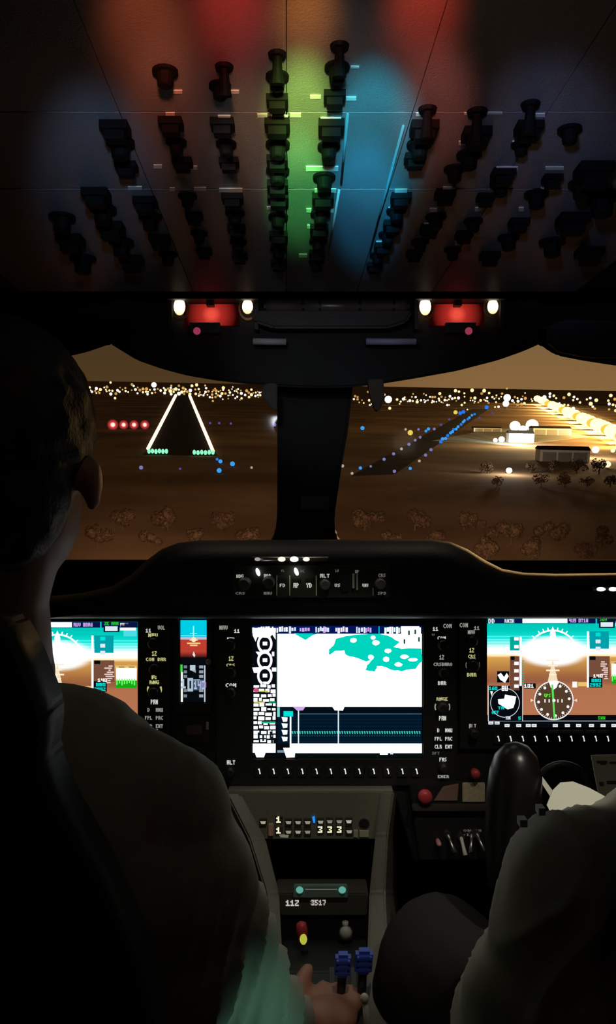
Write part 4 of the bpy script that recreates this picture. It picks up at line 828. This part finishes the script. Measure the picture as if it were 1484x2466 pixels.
mb = MB(); mb.prism(pQ, [(708, 2130), (836, 2130), (838, 2158), (706, 2158)], -.004, .006); mb.build('display_edge', mat('green_frame', (.16, .24, .21), .35), t, bevel=.001)
for x in (722, 824):
    mb = MB(); mb.ball(pQ(x, 2138, .007), (9*KQ, .004, 8*KQ), 12); mb.build('green_lamp', glow('teal_lamp', (.10, .34, .28), .8 if x > 800 else 1.1), t, True)
lab('lit_label', t, [('112', 705, 2174, 11, 14, (.55, .52, .46)), ('3', 752, 2173, 9, 8, (.2, .18, .15)), ('3517', 768, 2173, 9, 13, (.5, .45, .4))], .0008, pQ)
mb = MB(); mb.rect(pQ, 735, 2136, 812, 2138, .0064, (.14, .17, .15)); mb.build('lit_label', screen_mat(), t)
# throttle quadrant
t = thing('throttle_quadrant', W(790, 2400, 1.05), 'dark throttle quadrant box low on the pedestal', 'throttle quadrant')
mb = MB(); vs = []
for (xa, xb, y, d) in ((680, 886, 2262, 1.20), (682, 884, 2340, 1.11), (685, 885, 2480, 1.03), (680, 900, 2660, .97)):
    vs += [W(xa, y, d), W(xb, y, d), W(xb, y+80, d+.12), W(xa, y+80, d+.12)]
mb.add(vs, [[i*4+k, i*4+(k+1) % 4, i*4+4+(k+1) % 4, i*4+4+k] for i in range(3) for k in range(4)]+[[3, 2, 1, 0], [12, 13, 14, 15]]); mb.build('quadrant_body', M_BLACK, t, bevel=.003)
for x in (742, 800, 852):
    mb = MB(); mb.obox(W(x, 2400, 1.072), R*.0035, (W(x, 2470, 1.04)-W(x, 2330, 1.112))*.5, U*.002); mb.build('lever_slot', mat('slot_grey', (.05, .05, .05), .4), t)
def lever(name, base, top, label, kx, ky, kz, mknob, extra=None):
    t = thing(name, base, label, 'lever'); ax = (top-base).normalized()
    mb = MB(); mb.tube([base, top], .006, 10); mb.build('shaft', M_KNOB if mknob is not M_WHITE else M_WHITE, t, True)
    mb = MB(); mb.obox(top+ax*kz, R*kx, ax.cross(R)*ky, ax*kz); k = mb.build('grip', mknob, t, bevel=min(kx, ky, kz)*.5)
    for i in (-1, 0, 1):
        mb = MB(); mb.obox(top+ax*(kz+i*kz*.5)-F*ky*.75, R*kx*.85, ax.cross(R)*ky*.3, ax*kz*.12); mb.build('grip_ridge', mknob, k)
    return t
lever('propeller_lever', W(820, 2420, 1.06), W(824, 2350, 1.055), 'blue topped propeller lever left of the pair', .0105, .009, .0165, M_BLUE)
lever('propeller_lever', W(868, 2425, 1.06), W(874, 2342, 1.055), 'blue topped propeller lever right of the pair', .0115, .009, .0165, M_BLUE)
for x0 in (806, 852):
    pass
t = thing('flap_lever', W(890, 2520, .96), 'white tipped thin lever at the bottom right of the quadrant', 'lever')
mb = MB(); mb.tube([W(892, 2540, .97), W(884, 2462, .97), W(879, 2412, .97)], [.0042, .004, .0035], 10); mb.build('shaft', mat('ivory', (.7, .66, .6), .4), t, True)
mb = MB(); mb.ball(W(878, 2404, .97), (.0055, .0055, .006), 12); mb.build('tip', M_WHITE, t, True)
t = thing('condition_knob', W(728, 2280, 1.17), 'red knob with a yellow-green lit tip beside the sleeve', 'knob')
q0, q1 = W(733, 2285, 1.16), W(726, 2228, 1.16)
mb = MB(); mb.tube([q0+(q0-q1)*.3, q0], .005, 10); mb.build('shaft', M_KNOB, t)
mb = MB(); mb.tube([q1+(q1-q0)*.12, q1+(q1-q0)*.05, q1+(q0-q1)*.2, q1+(q0-q1)*.62], [.004, .0075, .0085, .0075], 14); mb.build('grip', M_RED, t, True)
mb = MB(); mb.ball(W(731, 2262, 1.152), (.0055, .004, .008), 12); tag(mb.build('lit_tip', glow('lime_glow', (.55, .6, .06), .8), t, True), 'glowing yellow-green tip')
t = thing('trim_knob', W(833, 2250, 1.19), 'pale round knob above the blue levers', 'knob')
mb = MB(); k_ = 1.19/FP; mb.ball(W(833, 2246, 1.185), (15*k_, .008, 15*k_), 16); mb.build('knob_dome', mat('pale_knob', (.48, .46, .43), .5), t, True)
mb = MB(); mb.tube([W(833, 2246, 1.205), W(833, 2246, 1.185)], [.012, .0105], 16); mb.build('skirt', M_KNOB, t)
mb = MB(); mb.tube([W(832, 2232, 1.19), W(832, 2220, 1.19)], [.004, .005], 10); mb.build('pointer', MATS['pale_knob'], t, True)
# right subpanel
pR = PL(1.29); KR = 1.29/FP
t = thing('right_subpanel', pR(1085, 2050), 'dark switch subpanel with toggles and a tan plate right of the pedestal', 'switch panel')
mb = MB(); mb.prism(pR, [(985, 1884), (1190, 1884), (1190, 2070), (1010, 2070)], -.01, .003); mb.build('panel_plate', M_PANEL, t, bevel=.002)
mb = MB(); mb.box(pR, 1112, 1882, 1166, 1928, .003, .008); mb.build('tan_plate', M_CREAM, t, bevel=.001)
mb = MB(); mb.prism(pR, [(1044, 1926), (1100, 1926), (1104, 1884), (1066, 1892)], .003, .006); mb.build('dim_plate', mat('rose_plate', (.28, .17, .14), .6), t, bevel=.001)
mb = MB(); mb.prism(pR, [(990, 1932), (1185, 1932), (1180, 1948), (992, 1948)], .003, .014); mb.build('ledge', mat('ledge_brown', (.05, .04, .035), .6), t, bevel=.002)
for x, y, r, nm in ((1021, 1911, 17, 'red_knob'), (1141, 1856, 11, 'red_button'), (1053, 2021, 6, 'pink_button')):
    mb = MB(); q = pR(x, y, .003); mb.tube([q, q-F*.008, q-F*.016, q-F*.02], [r*KR*.8, r*KR, r*KR, r*KR*.6], 16); mb.build(nm, M_RED if r > 10 else mat('pink_cap', (.75, .3, .36), .5), t, True)
for x, y, dx, w in ((1085, 2025, 8, .5), (1112, 2030, 3, 1), (1130, 2024, -5, .5), (1155, 2022, 9, .6)):
    mb = MB(); a = pR(x-dx, y-18, .004); b = pR(x+dx*.6, y+14, .025); mb.tube([a, (a+b)/2, b], [.003, .0028, .004], 8); mb.build('toggle', M_WHITE if w == 1 else M_STEEL, t, True)
    mb = MB(); mb.tube([pR(x-dx, y-18, .003), pR(x-dx, y-18, .007)], .006, 10); mb.build('toggle_nut', M_STEEL, t)
lab('lit_label', t, [('ON', 1125, 1998, 10, 6, (.07, .06, .05)), ('ON', 1152, 1998, 8, 6, (.05, .045, .04)), ('OFF', 1112, 2010, 6, 6, (.09, .08, .07)), ('A', 1130, 2008, 12, 6, (.09, .08, .07)), ('B', 1150, 2008, 12, 6, (.09, .08, .07))], .0036, pR)
# =================================================================== RIGHT YOKE, CHARTS
t = thing('control_yoke', W(1370, 1990, 1.1), "right pilot's black control yoke with a tall rounded horn", 'yoke')
mb = MB(); d = 1.02; k = d/FP
mb.tube([W(1228, 2130, d), W(1228, 2060, d), W(1231, 1990, d), W(1238, 1920, d), W(1242, 1860, d), W(1243, 1820, d), W(1243, 1797, d), W(1243, 1788, d)], [52*k, 58*k, 62*k, 66*k, 62*k, 50*k, 30*k, 8*k], 22); mb.build('left_horn', mat('yoke_grip', (.009, .008, .008), .33), t, True)
mb = MB(); mb.tube([W(1232, 2040, d+.01), W(1320, 2055, d+.03), W(1420, 2030, d+.05), W(1560, 2040, d+.03), W(1640, 2000, d+.01)], [.02, .022, .028, .022, .02], 14); mb.build('crossbar', M_BLACK, t, True)
mb = MB(); mb.tube([W(1640, 2130, d), W(1640, 1990, d), W(1630, 1860, d), W(1625, 1797, d)], [.028, .033, .033, .01], 18); mb.build('right_horn', MATS['yoke_grip'], t, True)
mb = MB(); mb.tube([W(1420, 2030, d+.05), W(1400, 1960, 1.34)], .022, 14); mb.build('column', M_BLACK, t, True)
mb = MB(); cq = W(1355, 1905, 1.14); r_ = 66*1.14/FP
mb.tube([cq+(R*math.cos(a_)+U*math.sin(a_))*r_ for a_ in [math.radians(x) for x in range(0, 181, 12)]], .0045, 10); mb.build('guard_hoop', mat('hoop', (.05, .045, .045), .35), t, True)
pC = PL(1.04)
def sheet(name, pts, d, lean, m, label, th=.0012):
    p = lambda x, y, h=0: W(x, y, d)+F*((1960-y)*lean)-F*h
    mb = MB(); mb.prism(p, pts, 0, th); return tag(mb.build(name, m), label, 'paper')
lamp('chart_fill_spot', 'SPOT', CA(.42, .22, .62), (1, .97, .82), 7, W(1360, 1930, .95), 22, .8, .01)  # added spot without a fixture, brightens the chart sheet
sheet('chart_sheet', [(1322, 1945), (1345, 1920), (1370, 1906), (1402, 1904), (1440, 1916), (1470, 1930), (1475, 1965), (1330, 1965)], .97, .0006, mat('bright_paper', (.95, .92, .76), .7), 'bright white chart sheet clipped above the right shoulder')
sheet('paper_edge', [(1310, 1888), (1318, 1882), (1352, 1930), (1348, 1946), (1338, 1936)], 1.0, .0004, M_PAPER, 'narrow slanting paper edge beside the yoke horn')
sheet('checklist_card', [(1447, 1839), (1540, 1837), (1542, 1930), (1449, 1930)], 1.02, .0003, M_PAPER, 'cream checklist card at the right edge', .002)
mb = MB(); pc = lambda x, y, h=0: W(x, y, 1.02)+F*((1960-y)*.0003)-F*h
for x0, y0, x1, y1 in ((1458, 1850, 1484, 1856), (1466, 1856, 1480, 1859), (1455, 1894, 1466, 1903), (1474, 1892, 1500, 1899), (1490, 1852, 1520, 1857)): mb.box(pc, x0, y0, x1, y1, .002, .0024)
mb.build('card_print', mat('card_ink', (.14, .12, .08), .8), bpy.data.objects['checklist_card'])
# =================================================================== SEATS AND PEOPLE
def remesh(name, mb, m, parent, vox=.006, smooth=6, fn=None):
    """union of overlapping solids -> one continuous skin"""
    o_ = sum(mb.v, Vector())/len(mb.v)
    me = mb.mesh(name+'_raw', o_, m); tmp = bpy.data.objects.new(name+'_raw', me); COL.objects.link(tmp)
    r_ = tmp.modifiers.new('r', 'REMESH'); r_.mode = 'VOXEL'; r_.voxel_size = vox; r_.use_smooth_shade = True
    s_ = tmp.modifiers.new('s', 'SMOOTH'); s_.factor = .6; s_.iterations = smooth
    dg = bpy.context.evaluated_depsgraph_get(); dg.update()
    out = bpy.data.meshes.new_from_object(tmp.evaluated_get(dg)); out.name = name
    bpy.data.objects.remove(tmp); bpy.data.meshes.remove(me)
    out.materials.clear(); out.materials.append(m)
    if fn:
        ns = [v.normal.copy() for v in out.vertices]
        for v, n_ in zip(out.vertices, ns): v.co += n_*fn(v.co+o_)
    for p_ in out.polygons: p_.use_smooth = True
    ob = bpy.data.objects.new(name, out); COL.objects.link(ob); ob.parent = parent; ob.location = o_-wloc(parent)
    return ob
def limb(mb, pts, rad, n=16):
    """tapered limb with round ends, densified"""
    P_, Q_ = [], []
    for i in range(len(pts)-1):
        for k in range(6): u = k/6; P_.append(pts[i].lerp(pts[i+1], u)); Q_.append(rad[i]+(rad[i+1]-rad[i])*u)
    P_.append(pts[-1]); Q_.append(rad[-1])
    mb.tube(P_, Q_, n); mb.ball(pts[0], rad[0], n); mb.ball(pts[-1], rad[-1], n)
def head(mb, c, s=1.0):
    """back and sides of a head: skull, jaw, nose, ears; c = centre, facing forward"""
    mb.ball(c+U*.025*s, (.078*s, .098*s, .100*s), 24); mb.ball(c-U*.045*s+F*.018*s, (.064*s, .080*s, .078*s), 20)
    mb.ball(c-U*.095*s+F*.055*s, (.036*s, .03*s, .024*s), 14); mb.ball(c+F*.102*s-U*.02*s, (.013*s, .02*s, .02*s), 12); mb.ball(c+F*.092*s-U*.062*s, (.024*s, .008*s, .009*s), 12)
    for a in (-1, 1):
        e_ = c+R*a*.083*s-U*.02*s-F*.004*s
        mb.ball(e_, (.009*s, .016*s, .025*s), 14, (R*.9-F*a*.3, F*.9+R*a*.3, U)); mb.ball(e_-U*.021*s+F*.003*s, (.007*s, .009*s, .009*s), 12)
        mb.ball(c+R*a*.032*s+F*.086*s+U*.012*s, (.013*s, .008*s, .008*s), 10)
def hand(mb, wrist, palm_c, fwd, side, up):
    """closed hand: palm, four curled fingers of different lengths, thumb from the side of the palm"""
    limb(mb, [wrist, palm_c-fwd*.02], [.026, .028]); mb.ball(palm_c, (.042, .046, .022), 16, (side, fwd, up))
    for i, (o_, l_) in enumerate(((-.030, .040), (-.011, .045), (.009, .042), (.027, .034))):
        a = palm_c+side*o_+fwd*.036+up*.006; b = a+fwd*l_*.7+up*.004; c_ = b-up*l_*.62+fwd*.006; d_ = c_-fwd*l_*.5-up*.006
        limb(mb, [a, b, c_, d_], [.0105, .0098, .009, .0082], 10)
    a = palm_c-side*.034-fwd*.012+up*.004; b = a-side*.016+fwd*.030+up*.014; c_ = b+fwd*.030+up*.016+side*.004
    limb(mb, [a, b, c_], [.0135, .0120, .0105], 10)
# ---- left pilot
tl = thing('person', W(250, 2700, .75), 'left pilot in an olive grey shirt seen from behind, hand on the throttle', 'person', None)
hc = W(12, 1110, .74); neck = W(-22, 1440, .76); chest = W(110, 2150, .80); hip = W(120, 2900, .78)
shR = W(395, 1960, .80); shL = W(-260, 1960, .80); elR = W(585, 2440, .88); wrR = W(742, 2500, .965); hdR = W(786, 2450, 1.02)
elL = W(-400, 2500, .92); wrL = W(-250, 2350, 1.12)
fwd_ = (hdR-wrR).normalized(); side_ = (R*.75+F*-.5+U*.1); side_ = (side_-fwd_*side_.dot(fwd_)).normalized(); up_ = side_.cross(fwd_).normalized()
if up_.dot(U) < 0: up_ = -up_
mb = MB(); head(mb, hc)
limb(mb, [hc-U*.06, neck, neck-U*.12], [.056, .054, .062])
limb(mb, [chest+U*.09, chest-U*.08, hip], [.12, .13, .14], 20); mb.ball(chest+U*.03, (.20, .11, .14), 24); mb.ball(hip, (.19, .13, .11), 20)
limb(mb, [shR, elR, wrR], [.052, .042, .028]); limb(mb, [shL, elL, wrL], [.052, .042, .028])
hand(mb, wrR, hdR, fwd_, side_, up_); hand(mb, wrL, wrL+F*.07+U*.01, F, R, U)
for s_ in (-1, 1): limb(mb, [hip+R*s_*.09, hip+R*s_*.11+F*.42+U*.04, hip+R*s_*.11+F*.55-U*.30], [.085, .062, .045])
remesh('body', mb, M_SKIN, tl, .0052, 5)
def folds(along, gap, amp, y0, y1, d=.8):
    """cloth folds running along a direction (right, up), deeper below the pixel rows y0..y1"""
    a = Vector(along).normalized(); ac = Vector((-a.y, a.x)); u0, u1 = [(1233-y)/FP*d for y in (y0, y1)]
    def fn(w):
        v = w-C; r, u = v.dot(R), v.dot(U)
        k = max(.12, min(1, (u-u0)/(u1-u0)))
        t = r*ac.x+u*ac.y+v.dot(F)*.25; l = r*a.x+u*a.y
        ph = t/gap*math.pi+noise.noise(Vector((t*9, l*5, 3)))*2.2
        rd = (1-abs(math.sin(ph)))**1.6*(.55+.6*noise.noise(Vector((t*22, l*7, 9))))
        return amp*k*(rd*1.9-.5)+.003*noise.noise(w*14)+.0015*noise.noise(w*33)
    return fn
mb = MB()
limb(mb, [shR+U*.004, shR.lerp(elR, .5)+F*.006, elR+F*.01, wrR.lerp(elR, .45)], [.064, .068, .062, .046], 20)
limb(mb, [shL, elL, wrL.lerp(elL, .25)], [.068, .062, .046], 18)
limb(mb, [neck-U*.045, neck-U*.12], [.056, .062], 18)
limb(mb, [W(60, 1835, .79), W(250, 1870, .79), shR+U*.004], [.062, .064, .066], 18); limb(mb, [W(-30, 1835, .79), W(-160, 1870, .79), shL], [.062, .064, .066], 18)
limb(mb, [chest+U*.07, chest-U*.10, hip+U*.03], [.14, .145, .15], 22); mb.ball(chest+U*.01, (.215, .125, .13), 28); limb(mb, [shR, W(330, 2300, .82)], [.07, .12], 18)
remesh('shirt', mb, M_SHIRT, tl, .006, 5, folds((-.30, -.95), .027, .0085, 1980, 2330))
mb = MB(); limb(mb, [hip+U*.01, hip-U*.02], [.15, .16], 20); mb.ball(hip, (.205, .145, .12), 24)
for s_ in (-1, 1): limb(mb, [hip+R*s_*.09, hip+R*s_*.11+F*.42+U*.04, hip+R*s_*.11+F*.55-U*.30], [.095, .076, .062])
remesh('trousers', mb, M_TROUSER, tl, .008, 5)
mb = MB(); mb.ball(hc+U*.032-F*.008, (.084, .103, .102), 24); mb.ball(hc-U*.03-F*.035, (.072, .062, .075), 18)
remesh('hair', mb, M_HAIR, tl, .006, 3, lambda w: .004*noise.noise(w*60))
# left seat
def seat(label, back, d, th):
    t = thing('pilot_seat', W(sum(x for x, y in back)/len(back), 2900, d), label, 'seat'); p = lambda x, y, h=0: W(x, y, d+th)-F*(th+h)
    mb = MB(); mb.prism(p, back, -th, 0); mb.build('seat_back', M_LEATHER, t, True, bevel=.018)
    return t, p
ts, ps = seat('black leather pilot seat back behind the left pilot', [(-420, 1500), (-380, 1462), (20, 1462), (70, 1480), (105, 1540), (158, 1676), (160, 1700), (150, 1790), (190, 1890), (280, 2050), (360, 2230), (400, 2400), (420, 2620), (-420, 2620)], .60, .075)  # lower outline also shaped to stand for the shirt fading into shade
mb = MB(); mb.prism(ps, [(-330, 1500), (10, 1500), (50, 1560), (100, 1690), (95, 1800), (140, 1920), (220, 2090), (290, 2260), (320, 2500), (-330, 2500)], 0, .012); mb.build('back_cushion', M_LEATHER, ts, True, bevel=.006)
mb = MB(); mb.obox(W(60, 2950, .78)-U*.08, R*.24, F*.22, U*.05); mb.build('seat_base', M_LEATHER, ts, bevel=.02)
# ---- right pilot
tr_ = thing('person', W(1650, 2750, .8), 'right pilot in an olive brown shirt, shoulder and sleeve showing', 'person', None)
RS = W(1390, 2135, .80); RE = W(1262, 2370, .80); RW = W(1190, 2680, .86); RN = W(1830, 1610, .82); RC = W(1800, 2330, .82); RH = W(1810, 3000, .80); RHD = W(1850, 1290, .82); RL = W(2170, 2080, .82)
mb = MB(); head(mb, RHD); limb(mb, [RHD-U*.06, RN, RN-U*.07], [.056, .056, .064]); limb(mb, [RC+U*.09, RC-U*.08, RH], [.12, .13, .14], 20); mb.ball(RC+U*.03, (.19, .11, .15), 24); mb.ball(RH, (.19, .13, .11), 20)
limb(mb, [RS, RE, RW], [.055, .045, .03]); limb(mb, [RL, RL-U*.24+F*.1, RL-U*.2+F*.3-R*.1], [.055, .045, .03])
hand(mb, RW, RW+(F*.9-U*.3)*.07, (F*.9-U*.3).normalized(), R, (U*.9+F*.3).normalized()); hand(mb, RL-U*.2+F*.3-R*.1, RL-U*.19+F*.37-R*.1, F, R, U)
knee = W(1062, 2335, 1.06)
limb(mb, [RH-R*.08, knee, knee-U*.34+F*.12], [.085, .07, .045]); limb(mb, [RH+R*.09, RH+R*.11+F*.42+U*.04, RH+R*.11+F*.55-U*.3], [.085, .062, .045])
remesh('body', mb, M_SKIN, tr_, .0055, 5)
mb = MB()
limb(mb, [RS, RS.lerp(RE, .5), RE], [.076, .064, .052], 20); limb(mb, [RE-U*.01, RE.lerp(RW, .5), RW.lerp(RE, .12)], [.064, .062, .050], 20)
limb(mb, [RL, RL-U*.24+F*.1, RL-U*.21+F*.25-R*.08], [.068, .06, .046], 18)
limb(mb, [RN-U*.04, RN-U*.085], [.068, .085], 18); limb(mb, [RN-U*.1-R*.03, W(1560, 2080, .81), RS+R*.01], [.065, .068, .074], 18); limb(mb, [RN-U*.1+R*.03, RL], [.065, .068], 18)
limb(mb, [RC+U*.07, RC-U*.1, RH+U*.03], [.14, .15, .15], 22); mb.ball(RC+U*.03, (.21, .125, .15), 28); limb(mb, [RS+R*.02, W(1520, 2500, .80)], [.07, .12], 18); limb(mb, [RS+R*.03, W(1640, 2160, .80)], [.07, .10], 18)
remesh('shirt', mb, M_SHIRT, tr_, .006, 5, folds((-.5, -.85), .036, .0075, 1900, 2010))
mb = MB(); mb.ball(RH, (.205, .145, .12), 24); limb(mb, [RH-R*.08, knee, knee-U*.34+F*.12], [.098, .098, .07]); limb(mb, [RH+R*.09, RH+R*.11+F*.42+U*.04, RH+R*.11+F*.55-U*.3], [.095, .076, .062])
remesh('trousers', mb, M_TROUSER, tr_, .008, 6, lambda w: .003*noise.noise(w*12))
mb = MB(); mb.ball(RHD+U*.032-F*.008, (.084, .103, .102), 24); mb.ball(RHD-U*.03-F*.035, (.072, .062, .075), 18)
remesh('hair', mb, M_HAIR, tr_, .007, 3)
for x, y, w in ((1302, 1950, 8), (1258, 1978, 9)):
    mb = MB(); q = W(x, y, .77); mb.obox(q, R*w*.77/FP, F*.006, U*.0035); tag(mb.build('shoulder_mark', M_WHITE, tr_), 'small white bar on the shoulder strap')
ts, ps = seat('black leather pilot seat back at the right', [(1600, 1700), (1700, 1640), (2100, 1640), (2200, 1700), (2250, 2620), (1560, 2620), (1570, 2200)], .58, .075)
mb = MB(); mb.obox(W(1850, 3000, .78)-U*.1, R*.22, F*.22, U*.05); mb.build('seat_base', M_LEATHER, ts, bevel=.02)
